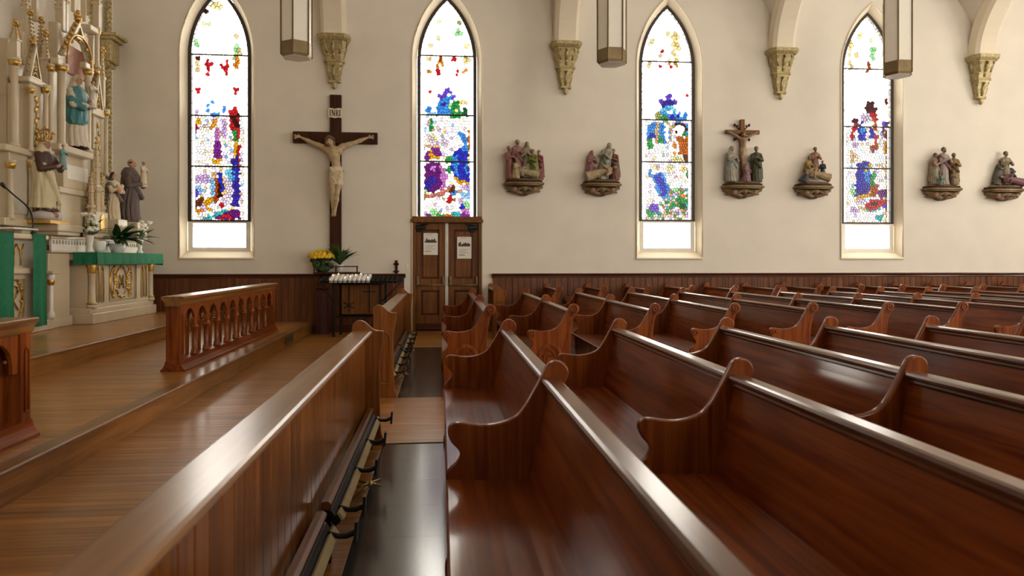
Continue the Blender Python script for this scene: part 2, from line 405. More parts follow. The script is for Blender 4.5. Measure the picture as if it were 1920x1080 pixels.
# ------------------------------------------------------------------ sculpting helper: blended distance fields meshed with surface nets
class Sculpt:
    def __init__(s): s.pr = []
    def frame(s, base=(0, 0, 0), scale=1.0, R=None):
        s.base = np.array(base, float); s.sc = scale; s.R = np.array(R if R is not None else np.eye(3), float)
        return s
    def _add(s, fn, pts, rad, col, k):
        pts = np.atleast_2d(np.array(pts, float))
        w = (pts * s.sc) @ s.R.T + s.base
        s.pr.append((fn, w.min(0) - rad * s.sc, w.max(0) + rad * s.sc, col, k * s.sc, s.base.copy(), s.sc, s.R.copy()))
        return s
    def cone(s, a, b, ra, rb, col, k=0.02):
        a = np.array(a, float); b = np.array(b, float)
        def fn(P):
            ba = b - a; h = np.clip(((P - a) @ ba) / max(ba @ ba, 1e-9), 0, 1)
            return np.linalg.norm(P - a - h[..., None] * ba, axis=-1) - (ra + (rb - ra) * h)
        return s._add(fn, [a, b], max(ra, rb), col, k)
    def ell(s, c, r, col, k=0.02):
        c = np.array(c, float); r = np.array(r, float)
        def fn(P):
            q = (P - c) / r; k0 = np.linalg.norm(q, axis=-1); k1 = np.linalg.norm(q / r, axis=-1)
            return k0 * (k0 - 1) / np.maximum(k1, 1e-6)
        return s._add(fn, [c], r.max(), col, k)
    def robe(s, st, col, folds=11, amp=0.06, k=0.02, z_amp=None, ph=0.0):
        """stacked ellipses (z, rx, ry, cx, cy) with vertical folds that deepen towards the hem"""
        A = np.array(sorted(st), float); z0, z1 = A[0, 0], A[-1, 0]
        def fn(P):
            z = np.clip(P[..., 2], z0, z1)
            rx, ry, cx, cy = (np.interp(z, A[:, 0], A[:, i]) for i in (1, 2, 3, 4))
            x = P[..., 0] - cx; y = P[..., 1] - cy; ang = np.arctan2(y / ry, x / rx)
            fade = 1 - 0.75 * (z - z0) / (z1 - z0)
            f = 1 + amp * fade * (np.sin(ang * folds + ph + 2.2 * np.sin(z * 7)) + 0.5 * np.sin(ang * (folds * 2 + 1) + z * 9))
            d = (np.sqrt((x / rx) ** 2 + (y / ry) ** 2) - f) * np.minimum(rx, ry)
            return np.maximum(d * 0.8, np.abs(P[..., 2] - (z0 + z1) / 2) - (z1 - z0) / 2)
        m = A[:, 1:3].max() * 1.15
        return s._add(fn, [(c[3], c[4], c[0]) for c in A], m, col, k)
    def mesh(s, name, vox, mat='painted_plaster'):
        lo = np.min([p[1] for p in s.pr], 0) - 2.5 * vox; hi = np.max([p[2] for p in s.pr], 0) + 2.5 * vox
        n = np.ceil((hi - lo) / vox).astype(int) + 1
        g = [lo[i] + np.arange(n[i]) * vox for i in range(3)]
        D = np.full(n, 9.0); C = np.zeros((*n, 3)); best = np.full(n, 9.0)
        for fn, l, h, col, k, base, sc, R in s.pr:
            m = 5 * vox + k
            i0 = np.maximum(((l - m - lo) / vox).astype(int), 0); i1 = np.minimum(((h + m - lo) / vox).astype(int) + 2, n)
            sl = tuple(slice(i0[i], i1[i]) for i in range(3))
            P = np.stack(np.meshgrid(*[g[i][sl[i]] for i in range(3)], indexing='ij'), -1)
            d = fn(((P - base) @ R) / sc) * sc
            o = D[sl]
            if k > 0:
                hh = np.clip(0.5 + 0.5 * (o - d) / k, 0, 1); D[sl] = o + (d - o) * hh - k * hh * (1 - hh)
            else: D[sl] = np.minimum(o, d)
            b = best[sl]; w = d < b; b[w] = d[w]; C[sl][w] = col
        ins = D < 0
        # surface nets
        cs = np.zeros(tuple(n - 1)); acc = np.zeros((*(n - 1), 3)); cnt = np.zeros(tuple(n - 1))
        corners = [(i, j, k) for i in (0, 1) for j in (0, 1) for k in (0, 1)]
        sub = lambda A_, c: A_[c[0]:n[0] - 1 + c[0], c[1]:n[1] - 1 + c[1], c[2]:n[2] - 1 + c[2]]
        for c1 in corners:
            for ax in range(3):
                if c1[ax]: continue
                c2 = list(c1); c2[ax] = 1
                d1, d2 = sub(D, c1), sub(D, c2); x = (d1 < 0) != (d2 < 0)
                with np.errstate(divide='ignore', invalid='ignore'): t = np.where(x, d1 / (d1 - d2), 0)
                for a in range(3):
                    acc[..., a] += np.where(x, c1[a] + (t if a == ax else 0), 0)
                cnt += x
        act = cnt > 0; ids = np.full(act.shape, -1); N = int(act.sum()); ids[act] = np.arange(N)
        V = acc[act] / cnt[act][:, None] + np.argwhere(act)
        ci = np.clip(np.rint(V).astype(int), 0, n - 1)
        VC = C[ci[:, 0], ci[:, 1], ci[:, 2]]
        V = V * vox + lo
        F = []
        for ax in range(3):
            u, w = [a for a in range(3) if a != ax]
            A0 = [slice(1, n[a] - 1) for a in range(3)]; A0[ax] = slice(0, n[ax] - 1); A1 = list(A0); A1[ax] = slice(1, n[ax])
            s0, s1 = ins[tuple(A0)], ins[tuple(A1)]
            for flip, sel in ((0, s0 & ~s1), (1, ~s0 & s1)):
                q = np.argwhere(sel); off = np.array([1, 1, 1]); off[ax] = 0; q = q + off
                def at(du, dw):
                    r = q.copy(); r[:, u] -= du; r[:, w] -= dw
                    return ids[r[:, 0], r[:, 1], r[:, 2]]
                quad = np.stack([at(1, 1), at(0, 1), at(0, 0), at(1, 0)], 1)
                if flip ^ (ax == 1): quad = quad[:, ::-1]
                F.append(quad)
        F = np.concatenate(F)
        me = bpy.data.meshes.new(name)
        me.vertices.add(N); me.vertices.foreach_set('co', V.ravel())
        me.loops.add(F.size); me.loops.foreach_set('vertex_index', F.ravel().astype(np.int32))
        me.polygons.add(len(F)); me.polygons.foreach_set('loop_start', np.arange(0, F.size, 4, dtype=np.int32)); me.polygons.foreach_set('loop_total', np.full(len(F), 4, np.int32))
        me.update(calc_edges=True)
        at_ = me.color_attributes.new('Col', 'FLOAT_COLOR', 'POINT')
        at_.data.foreach_set('color', np.concatenate([VC, np.ones((N, 1))], 1).ravel())
        me.polygons.foreach_set('use_smooth', [True] * len(F))
        me.materials.append(MATS[mat]); me.validate(); fix_normals(me)
        return me
    def build(s, name, vox, parent=None, mat='painted_plaster', loc=None):
        return link(name, s.mesh(name, vox, mat), parent, loc)
def rot3(rz=0, rx=0, ry=0):
    return np.array((Matrix.Rotation(rz, 3, 'Z') @ Matrix.Rotation(ry, 3, 'Y') @ Matrix.Rotation(rx, 3, 'X')))

# ================================================================== STRUCTURE
# ---- floors
def planks(parent, x0, x1, y0, y1, ztop, w, mat, thick=0.02, stagger=True, xsplit=None):
    """floorboards running along x, each a board of its own"""
    n = max(1, round((y1 - y0) / w)); w = (y1 - y0) / n
    me = MB().cbox(0, x1 - x0, 0.0008, w - 0.0008, -thick, 0, 0.0012).mesh('plank', mat)
    for i in range(n):
        link('plank', me, parent, (x0, y0 + i * w, ztop))
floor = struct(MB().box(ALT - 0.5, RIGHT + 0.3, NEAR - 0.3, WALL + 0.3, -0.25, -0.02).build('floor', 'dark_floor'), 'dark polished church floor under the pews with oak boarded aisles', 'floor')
planks(floor, EDGE1, -0.44, 1.5, WALL, 0.0, 0.085, 'floor_x')
planks(floor, -0.44, 7.5, 5.43, 7.22, 0.0, 0.085, 'floor_x')
planks(floor, -0.44, RIGHT, 11.42, 12.9, 0.0, 0.085, 'floor_x')
planks(floor, -0.44, 1.0, 12.9, WALL, 0.0, 0.085, 'floor_x')
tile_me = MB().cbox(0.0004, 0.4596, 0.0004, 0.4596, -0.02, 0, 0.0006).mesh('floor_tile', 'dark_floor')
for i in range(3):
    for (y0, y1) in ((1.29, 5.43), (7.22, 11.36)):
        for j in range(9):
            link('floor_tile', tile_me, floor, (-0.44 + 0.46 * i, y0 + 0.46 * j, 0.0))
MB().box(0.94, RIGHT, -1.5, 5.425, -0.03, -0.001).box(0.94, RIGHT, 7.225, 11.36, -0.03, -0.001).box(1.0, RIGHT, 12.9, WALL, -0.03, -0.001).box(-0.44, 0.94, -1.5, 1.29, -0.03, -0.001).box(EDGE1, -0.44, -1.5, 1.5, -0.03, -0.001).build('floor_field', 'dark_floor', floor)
MB().cbox(-0.44, 0.9, 5.415, 5.445, -0.01, 0.006, 0.002).build('threshold_strip', 'bronze', floor)
MB().cbox(-0.44, 0.9, 11.37, 11.42, -0.01, 0.008, 0.003).build('threshold_strip', 'brass', floor)

# sanctuary platforms
def nosing(x, z, y0, y1):
    m = MB()
    prof = [(x - 0.10, z - 0.03), (x + 0.015, z - 0.03), (x + 0.026, z - 0.022), (x + 0.028, z - 0.010), (x + 0.020, z), (x - 0.10, z)]
    return m.sweep(prof, y0, y1)
plat1 = struct(MB().box(ALT, EDGE1, NEAR, WALL, 0.0, STEP1 - 0.02).build('floor_platform', 'riser'), 'lower oak platform of the sanctuary, one step up', 'platform')
nosing(EDGE1, STEP1, NEAR, WALL).build('nosing', 'honey_y', plat1)
planks(plat1, EDGE2, EDGE1 - 0.10, 3.2, WALL, STEP1, 0.085, 'floor_x')
MB().cbox(EDGE1, EDGE1 + 0.006, 11.5, 12.15, 0.03, 0.16, 0.003).build('vent_frame', 'bronze', plat1)
for k in range(5):
    MB().box(EDGE1 + 0.004, EDGE1 + 0.012, 11.54, 12.11, 0.045 + k * 0.022, 0.055 + k * 0.022).build('vent_slat', 'vent', plat1)
plat2 = struct(MB().box(ALT, EDGE2, 2.0, WALL, STEP1 - 0.02, STEP2 - 0.02).build('floor_platform', 'riser'), 'upper oak platform in front of the side altar', 'platform')
nosing(EDGE2, STEP2, 2.0, WALL).build('nosing', 'honey_y', plat2)
planks(plat2, ALT, EDGE2 - 0.10, 2.0, WALL, STEP2, 0.085, 'floor_x')

# ---- window wall with openings
SPR, APX, SILL = 5.35, 6.60, 1.44
OUT, INN, REC = 0.69, 0.575, 0.15
holes = []
for i, x in enumerate(WIN_X):
    holes.append(lancet(x, OUT, 0.0 if i == 1 else SILL, SPR, APX + 0.19))
hole2 = holes.pop(1)
zt = 9.3
# the door opening reaches the floor, so the outline itself runs round it
outer = [(ALT - 0.5, -0.02), (hole2[0][0], -0.02)] + [hole2[0]] + hole2[:1:-1] + [hole2[1]] + [(hole2[1][0], -0.02), (RIGHT + 0.3, -0.02), (RIGHT + 0.3, zt), (ALT - 0.5, zt)]
wall = struct(link('wall_window_side', use(plate(outer, holes, 0.5, off=WALL + 0.25), 'plaster')), 'cream plastered church wall with tall lancet windows', 'wall')
# near wall (behind the camera), altar wall, rear wall
nh = [lancet(x, OUT, SILL, SPR, APX + 0.19) for x in NEAR_X]
struct(link('wall_near_side', use(plate([(ALT - 0.5, -0.02), (RIGHT + 0.3, -0.02), (RIGHT + 0.3, zt), (ALT - 0.5, zt)], nh, 0.5, off=NEAR - 0.25), 'plaster')), 'cream plastered wall opposite the windows, behind the viewer', 'wall')
altar_wall = struct(MB().box(ALT - 0.4, ALT, NEAR - 0.4, WALL + 0.4, -0.02, zt).build('wall_altar', 'plaster'), 'plastered sanctuary wall behind the carved altar', 'wall')
struct(link('wall_rear', use(plate([(NEAR - 0.4, -0.02), (WALL + 0.4, -0.02), (WALL + 0.4, zt), (NEAR - 0.4, zt)], [lancet(y, 0.95, 1.9, 5.2, 7.0) for y in REAR_Y], 0.4, plane='yz', off=RIGHT + 0.2), 'plaster')), 'plain rear wall of the church', 'wall')

# ---- vaulted ceiling: a long vault cut by a cross vault over every window bay
YC = (WALL + NEAR) / 2; HA = (WALL - NEAR) / 2; VB, CB, SP0 = 3.3, 2.05, 5.66
def vault_z(x, y):
    L = SP0 + VB * math.sqrt(max(0, 1 - ((y - YC) / HA) ** 2))
    best = SP0
    for a, b in zip(COR_X[:-1], COR_X[1:]):
        if a <= x <= b:
            best = SP0 + CB * math.sqrt(max(0, 1 - ((x - (a + b) / 2) / ((b - a) / 2)) ** 2))
    return max(L, best)
xs = sorted(set([ALT] + [RIGHT] + [round(a + (b - a) * (0.5 - 0.5 * math.cos(PI * k / 44)), 4) for a, b in zip(COR_X[:-1], COR_X[1:]) for k in range(45) if ALT <= a + (b - a) * (0.5 - 0.5 * math.cos(PI * k / 44)) <= RIGHT]))
ys = [YC - HA * math.cos(PI * k / 90) for k in range(91)]
vv = [(x, y, vault_z(x, y)) for x in xs for y in ys]
ff = [(i * 91 + j, (i + 1) * 91 + j, (i + 1) * 91 + j + 1, i * 91 + j + 1) for i in range(len(xs) - 1) for j in range(90)]
ceil = MB(); ceil.add(vv, ff, False)
ceiling = struct(ceil.build('ceiling', 'plaster'), 'cream plaster groin vault over the nave', 'ceiling')
for xc in COR_X[1:-1]:                      # transverse ribs springing from the carved brackets
    m = MB(); vs = []; K = 60
    sect = [(-0.235, 0.02), (-0.235, -0.20), (-0.17, -0.26), (0.17, -0.26), (0.235, -0.20), (0.235, 0.02)]
    for k in range(K + 1):
        a = PI * k / K
        y = YC + HA * math.cos(a); z = SP0 + VB * math.sin(a)
        ny, nz_ = math.cos(a) / HA, math.sin(a) / VB; l = math.hypot(ny, nz_)
        ny /= l; nz_ /= l
        for dx, dn in sect: vs.append((xc + dx, y + ny * dn, z + nz_ * dn))
    fs = [(k * 6 + i, k * 6 + (i + 1) % 6, (k + 1) * 6 + (i + 1) % 6, (k + 1) * 6 + i) for k in range(K) for i in range(6)]
    m.add(vs, fs + [tuple(range(6)), tuple(range(K * 6, K * 6 + 6))]); m.build('vault_rib', 'plaster_trim', ceiling)
# ---- wainscot of separate boards under a moulded cap
def wainscot(name, x0, x1, label, z0=0.0):
    r = struct(MB().box(x0, x1, WALL - 0.03, WALL - 0.002, z0, 1.06).build(name, 'wainscot_cap'), label, 'wainscot')
    n = round((x1 - x0) / 0.124); w = (x1 - x0) / n
    me = MB().cbox(0.002, w - 0.002, -0.022, 0.0, 0.0, 0.94, 0.004).mesh('board', 'wainscot')
    for i in range(n): link('board', me, r, (x0 + i * w, WALL - 0.03, 0.12))
    cap = [(WALL, 1.045), (WALL - 0.055, 1.045), (WALL - 0.065, 1.06), (WALL - 0.062, 1.075), (WALL - 0.095, 1.10), (WALL - 0.10, 1.115), (WALL - 0.095, 1.128), (WALL, 1.13)]
    MB().sweep(cap, x0 - 0.03, x1 + 0.03, 'x').build('cap_rail', 'wainscot_cap', r)
    MB().cbox(x0, x1, WALL - 0.07, WALL - 0.03, z0, 0.14, 0.006).build('skirting', 'wainscot_cap', r)
    return r
wainscot('trim_1', 1.03, RIGHT, 'long brown beadboard wainscot under the lancet windows beside the pews')
wainscot('trim_2', ALT + 0.02, -0.72, 'brown beadboard wainscot running from the altar to the double doors')

# ---- stained glass
def lin(c): return tuple(((v / 255) / 12.92 if v <= 10 else ((v / 255 + 0.055) / 1.055) ** 2.4) for v in c)
PAL = dict(red=(205, 25, 35), darkred=(70, 5, 15), maroon=(80, 22, 35), blue=(40, 45, 205), indigo=(55, 40, 170), azure=(60, 150, 250), sky=(150, 205, 255), lightblue=(120, 220, 255),
           purple=(110, 25, 125), plum=(130, 40, 150), violet=(110, 70, 215), orchid=(215, 125, 215), lilac=(225, 190, 245), palelilac=(244, 226, 252), green=(40, 160, 75), darkgreen=(25, 95, 60), palegreen=(165, 240, 165), teal=(60, 185, 190), olive=(175, 180, 110),
           gold=(235, 170, 20), amber=(240, 150, 40), paleamber=(255, 225, 150), paleyellow=(255, 245, 175), orange=(205, 105, 10), orangebrown=(175, 70, 10), brown=(105, 55, 30), tan=(225, 185, 140), salmon=(205, 125, 100))
def tint(name):
    if name == 'white':
        return random.choice(((0.50, 0.50, 0.48), (0.45, 0.45, 0.43), (0.45, 0.43, 0.34), (0.34, 0.33, 0.36)))
    if name == 'pale':
        t = random.random()
        if t < 0.45: return (0.075, 0.075, 0.073)
        name = random.choice(('palelilac', 'palelilac', 'lilac', 'paleamber', 'paleyellow', 'tan', 'sky'))
        if t < 0.85: return tuple(0.5 * v * 1.9 / SKY + 0.5 * 0.05 for v in lin(PAL[name]))
    if name == 'stones': name = random.choice(('lilac', 'tan', 'palelilac', 'green', 'teal', 'white', 'paleamber', 'salmon', 'palelilac'))
    if name == 'white': return (0.3, 0.3, 0.29)
    j = random.uniform(0.75, 1.25)
    return tuple(v * 0.8 * j / SKY for v in lin(PAL[name]))
def inside(p, sh):
    if sh[0] == 'e':
        return ((p[0] - sh[1]) / sh[3]) ** 2 + ((p[1] - sh[2]) / sh[4]) ** 2 < 1
    q = sh[1]; c = False
    for i in range(len(q)):
        (x1, y1), (x2, y2) = q[i], q[i - 1]
        if (y1 > p[1]) != (y2 > p[1]) and p[0] < (x2 - x1) * (p[1] - y1) / (y2 - y1) + x1: c = not c
    return c
def bars(rs, col): return [('p', [(a, b), (c, b), (c, d), (a, d)], col) for a, b, c, d in rs]
# each picture: list of (crop origin x, y, scale, shapes) in the photograph's pixels
PICS = [
 [(340, 0, 4.5, bars([(208, 505, 232, 625), (335, 505, 353, 568), (250, 505, 270, 568), (373, 500, 395, 625), (143, 715, 154, 790), (448, 715, 459, 790), (118, 748, 128, 790), (470, 742, 481, 790)], 'red')
   + [('e', 300, 52, 36, 34, 'paleyellow'), ('e', 465, 420, 28, 150, 'olive'), ('e', 460, 400, 20, 60, 'palegreen'), ('e', 470, 520, 26, 60, 'amber'), ('e', 135, 540, 26, 70, 'paleamber'), ('e', 135, 490, 18, 25, 'maroon'), ('e', 130, 365, 18, 28, 'palegreen'), ('e', 215, 90, 13, 13, 'brown'), ('e', 388, 90, 13, 13, 'amber'), ('e', 150, 200, 10, 14, 'maroon'), ('e', 455, 200, 10, 14, 'maroon'), ('e', 116, 325, 10, 16, 'brown'), ('e', 487, 325, 10, 16, 'brown'), ('e', 130, 940, 35, 22, 'lilac'), ('e', 215, 205, 30, 16, 'paleyellow'), ('e', 390, 295, 22, 25, 'tan')]),
  (340, 200, 4.696, [('e', 300, 20, 88, 60, 'azure'), ('e', 300, 12, 66, 44, 'white'),
    ('p', [(415, 60), (470, 15), (505, 30), (520, 250), (495, 340), (460, 240), (430, 160)], 'red'), ('p', [(440, 90), (490, 60), (512, 180), (470, 170)], 'darkred'),
    ('p', [(100, 130), (150, 150), (150, 210), (100, 200)], 'red'), ('e', 150, 112, 20, 35, 'gold'), ('p', [(98, 205), (128, 205), (104, 300)], 'blue'),
    ('p', [(250, 190), (305, 115), (300, 160), (275, 205)], 'amber'), ('p', [(290, 200), (330, 180), (345, 260), (330, 300), (290, 290)], 'orchid'), ('p', [(350, 110), (390, 110), (390, 280), (350, 250)], 'lilac'),
    ('p', [(285, 310), (350, 290), (358, 460), (272, 455)], 'plum'), ('p', [(275, 460), (350, 460), (340, 500), (290, 495)], 'gold'),
    ('p', [(445, 250), (485, 180), (498, 330), (465, 310)], 'green'), ('e', 478, 362, 20, 60, 'gold'), ('p', [(490, 330), (517, 330), (517, 540), (480, 430)], 'red'),
    ('p', [(440, 470), (485, 430), (515, 560), (515, 890), (430, 880), (470, 760), (440, 640)], 'indigo'), ('p', [(395, 560), (440, 540), (455, 660), (410, 650)], 'lightblue'), ('p', [(450, 540), (475, 520), (480, 650), (455, 650)], 'azure'),
    ('p', [(325, 545), (355, 600), (380, 740), (350, 780), (325, 640)], 'blue'), ('p', [(380, 600), (450, 680), (475, 770), (400, 880), (350, 850), (380, 740)], 'palelilac'), ('p', [(335, 540), (355, 540), (402, 740), (370, 800), (350, 770), (380, 720)], 'paleamber'),
    ('p', [(285, 625), (330, 625), (322, 860), (288, 860)], 'orangebrown'), ('p', [(325, 640), (350, 780), (345, 840), (320, 840)], 'darkred'), ('e', 295, 590, 30, 25, 'tan'),
    ('p', [(100, 620), (230, 570), (260, 640), (180, 690), (100, 670)], 'lilac'), ('p', [(100, 690), (205, 730), (200, 765), (100, 735)], 'sky'), ('p', [(100, 735), (200, 770), (110, 815)], 'violet'), ('p', [(245, 650), (290, 640), (290, 850), (270, 820)], 'sky'),
    ('p', [(100, 830), (190, 800), (210, 870), (110, 900)], 'brown'), ('p', [(170, 860), (215, 860), (230, 890), (180, 905)], 'lilac'), ('p', [(110, 915), (170, 880), (200, 920), (150, 945)], 'amber'),
    ('p', [(195, 810), (275, 810), (270, 860), (240, 880), (265, 920), (205, 920), (230, 880), (200, 860)], 'gold'), ('p', [(325, 860), (370, 848), (402, 890), (340, 902)], 'red'), ('e', 445, 905, 42, 18, 'paleamber'),
    ('p', [(160, 988), (400, 902), (425, 915), (260, 992)], 'teal'), ('p', [(280, 992), (430, 910), (515, 925), (515, 992)], 'purple'), ('p', [(310, 990), (400, 935), (445, 988)], 'red')])],
 [(770, 0, 4.5, bars([(383, 515, 401, 632), (222, 580, 240, 628), (155, 715, 166, 780), (455, 720, 466, 790), (134, 745, 144, 788)], 'red') + bars([(222, 510, 240, 580), (262, 510, 280, 572)], 'amber')
   + [('e', 240, 190, 34, 16, 'gold'), ('e', 392, 190, 34, 16, 'olive'), ('e', 470, 395, 26, 30, 'gold'), ('e', 470, 505, 26, 30, 'paleamber'), ('e', 150, 500, 26, 30, 'paleamber'), ('e', 155, 385, 22, 20, 'paleyellow'), ('e', 465, 600, 24, 16, 'amber'), ('e', 150, 598, 20, 16, 'amber'), ('e', 372, 492, 18, 22, 'red'), ('e', 250, 490, 18, 20, 'orangebrown'), ('e', 228, 315, 20, 18, 'paleyellow'), ('e', 400, 270, 22, 24, 'palegreen'), ('e', 400, 370, 12, 30, 'amber'),
      ('p', [(220, 940), (232, 850), (290, 815), (340, 850), (345, 930), (330, 975), (195, 975)], 'azure'), ('p', [(215, 880), (340, 860), (345, 880), (215, 905)], 'indigo'), ('e', 308, 775, 34, 32, 'violet'), ('e', 260, 815, 30, 24, 'violet'), ('e', 360, 815, 28, 24, 'violet'), ('e', 310, 825, 40, 18, 'azure'), ('e', 375, 890, 46, 42, 'green'), ('e', 385, 960, 52, 42, 'green'), ('e', 395, 940, 18, 18, 'paleyellow'), ('e', 330, 900, 18, 22, 'palegreen'), ('e', 465, 950, 26, 36, 'darkgreen'), ('e', 150, 920, 28, 16, 'azure'), ('p', [(130, 945), (220, 945), (220, 978), (130, 978)], 'sky'), ('e', 440, 870, 30, 18, 'paleamber')]),
  (770, 190, 4.696, [('p', [(160, 270), (180, 85), (202, 270)], 'green'), ('e', 130, 250, 20, 28, 'sky'), ('e', 480, 90, 24, 45, 'darkgreen'), ('p', [(112, 390), (260, 380), (260, 405), (112, 405)], 'tan'),
    ('e', 185, 325, 46, 42, 'paleyellow'), ('e', 187, 348, 30, 36, 'palelilac'), ('e', 300, 360, 30, 40, 'palelilac'), ('p', [(270, 310), (300, 250), (295, 300)], 'paleamber'),
    ('p', [(118, 520), (135, 450), (190, 395), (240, 415), (268, 470), (240, 500), (150, 520)], 'plum'), ('p', [(160, 440), (190, 425), (215, 480), (278, 490), (200, 520), (165, 500)], 'gold'), ('e', 180, 550, 30, 22, 'olive'),
    ('p', [(116, 785), (118, 560), (160, 530), (235, 530), (275, 600), (268, 775), (200, 798)], 'purple'), ('p', [(235, 550), (300, 590), (322, 660), (312, 762), (262, 772), (270, 620)], 'orchid'), ('p', [(120, 720), (190, 650), (235, 700), (150, 792)], 'indigo'), ('p', [(150, 560), (230, 560), (215, 640)], 'orchid'),
    ('p', [(410, 260), (470, 285), (502, 360), (495, 440), (425, 440), (468, 370)], 'azure'), ('p', [(425, 430), (500, 430), (527, 600), (527, 705), (440, 695), (368, 640), (358, 490)], 'blue'), ('p', [(365, 500), (415, 450), (420, 655), (378, 640)], 'azure'), ('p', [(470, 520), (500, 520), (500, 640), (475, 640)], 'azure'), ('p', [(380, 650), (450, 695), (527, 700), (527, 732), (450, 728), (385, 682)], 'gold'),
    ('p', [(503, 270), (528, 250), (528, 430), (505, 430)], 'orange'), ('p', [(505, 450), (528, 450), (528, 600), (510, 600)], 'paleamber'), ('p', [(440, 730), (527, 735), (527, 800), (460, 790)], 'lilac'), ('e', 338, 515, 26, 32, 'green'), ('e', 336, 612, 22, 30, 'green'),
    ('p', [(112, 825), (260, 800), (340, 760), (384, 725), (372, 772), (280, 835), (112, 868)], 'salmon'), ('p', [(335, 780), (380, 735), (378, 790), (340, 812)], 'brown'), ('p', [(335, 798), (405, 798), (385, 830), (340, 825)], 'azure'), ('p', [(430, 810), (525, 800), (525, 860), (440, 835)], 'sky'), ('e', 350, 850, 20, 26, 'red'), ('e', 333, 890, 18, 18, 'red'), ('e', 380, 870, 12, 20, 'orange'), ('e', 490, 912, 32, 42, 'palegreen'), ('p', [(420, 840), (475, 850), (440, 900)], 'lilac'), ('e', 450, 940, 18, 36, 'blue'),
    ('e', 155, 1005, 38, 20, 'plum'), ('e', 210, 985, 42, 32, 'palegreen'), ('e', 265, 1005, 30, 16, 'green'), ('e', 340, 1005, 30, 14, 'orange'), ('e', 395, 990, 38, 24, 'teal'), ('e', 490, 970, 42, 24, 'orchid'), ('p', [(410, 1024), (470, 990), (528, 985), (528, 1024)], 'plum'), ('e', 125, 800, 20, 26, 'palegreen')])],
 [(1190, 0, 4.156, bars([(193, 465, 203, 540), (278, 455, 290, 540)], 'red') + [('e', 220, 400, 14, 20, 'red'), ('e', 205, 425, 14, 14, 'amber'), ('e', 322, 340, 24, 90, 'paleamber'), ('e', 320, 410, 22, 40, 'gold'), ('e', 270, 480, 10, 26, 'amber'), ('e', 115, 510, 16, 30, 'paleamber'), ('e', 120, 340, 22, 26, 'paleyellow'), ('e', 260, 260, 26, 20, 'paleyellow'), ('e', 325, 500, 20, 34, 'amber')]),
  (1190, 160, 4.156, bars([(400, 72, 412, 118)], 'red') + [('e', 262, 94, 27, 27, 'violet'), ('e', 216, 128, 20, 20, 'violet'), ('e', 312, 130, 18, 20, 'violet'), ('p', [(220, 120), (305, 110), (305, 165), (215, 165)], 'indigo'), ('p', [(185, 185), (220, 162), (325, 165), (345, 207), (195, 202)], 'lightblue'), ('p', [(240, 165), (270, 165), (290, 205), (245, 205)], 'azure'), ('p', [(200, 212), (340, 212), (362, 245), (412, 258), (412, 276), (230, 272)], 'azure'), ('p', [(230, 235), (350, 240), (355, 258), (240, 258)], 'blue'), ('e', 400, 238, 22, 20, 'azure'), ('e', 190, 238, 24, 28, 'olive'), ('e', 225, 256, 44, 18, 'green'),
    ('p', [(98, 300), (168, 285), (168, 375), (98, 385)], 'azure'), ('p', [(98, 385), (168, 380), (168, 420), (98, 420)], 'blue'), ('p', [(98, 400), (155, 430), (130, 498), (97, 492)], 'green'), ('e', 205, 425, 26, 32, 'green'), ('p', [(190, 295), (278, 295), (278, 442), (230, 442), (195, 380)], 'azure'), ('p', [(235, 285), (268, 340), (255, 445), (238, 400)], 'white'), ('p', [(165, 280), (188, 280), (186, 452), (165, 452)], 'tan'), ('p', [(274, 325), (294, 325), (292, 448), (274, 448)], 'tan'), ('p', [(160, 292), (240, 272), (312, 325), (280, 325), (230, 285)], 'olive'),
    ('p', [(300, 280), (435, 295), (433, 392), (400, 380), (390, 310), (310, 300)], 'azure'), ('e', 356, 338, 52, 44, 'maroon'), ('e', 360, 346, 38, 38, 'white'), ('p', [(325, 400), (380, 405), (430, 388), (436, 560), (390, 550), (370, 520), (345, 552), (338, 460)], 'orange'), ('e', 395, 385, 26, 16, 'green'), ('p', [(370, 540), (436, 540), (433, 600), (390, 585)], 'brown'), ('p', [(302, 450), (326, 450), (312, 550)], 'amber'), ('p', [(290, 600), (320, 535), (360, 555), (400, 602)], 'paleyellow'),
    ('p', [(98, 725), (118, 615), (128, 690), (200, 675), (255, 760), (292, 842), (230, 882), (185, 862), (150, 745), (118, 705)], 'azure'), ('p', [(150, 700), (200, 690), (240, 790), (190, 800)], 'blue'), ('p', [(210, 780), (250, 790), (240, 860), (205, 860)], 'blue'), ('e', 275, 640, 34, 18, 'paleyellow'), ('e', 380, 655, 40, 14, 'paleamber'), ('e', 420, 690, 18, 18, 'green'), ('e', 425, 725, 14, 25, 'brown'),
    ('p', [(225, 895), (300, 800), (438, 780), (438, 1042), (96, 1042), (96, 925), (200, 925)], 'stones'), ('e', 350, 905, 24, 24, 'green'), ('e', 402, 915, 24, 20, 'green'), ('e', 375, 942, 26, 22, 'darkgreen'), ('e', 328, 935, 22, 20, 'green'), ('e', 280, 952, 20, 16, 'green'), ('e', 312, 808, 18, 20, 'palegreen'), ('e', 385, 862, 20, 22, 'amber'), ('p', [(105, 940), (182, 925), (185, 970), (130, 982)], 'violet'), ('p', [(97, 965), (152, 985), (125, 1032), (97, 1015)], 'green'), ('e', 410, 1028, 30, 14, 'purple'), ('e', 425, 945, 16, 22, 'orchid')])],
 [(1575, 0, 4.238, bars([(125, 535, 136, 600), (222, 500, 232, 600), (210, 540, 220, 590)], 'orangebrown') + [('e', 130, 460, 12, 25, 'amber'), ('e', 220, 470, 12, 30, 'orangebrown'), ('e', 80, 440, 16, 120, 'paleamber'), ('e', 260, 430, 26, 50, 'palegreen'), ('e', 255, 320, 26, 24, 'olive'), ('e', 160, 290, 20, 20, 'paleyellow')]),
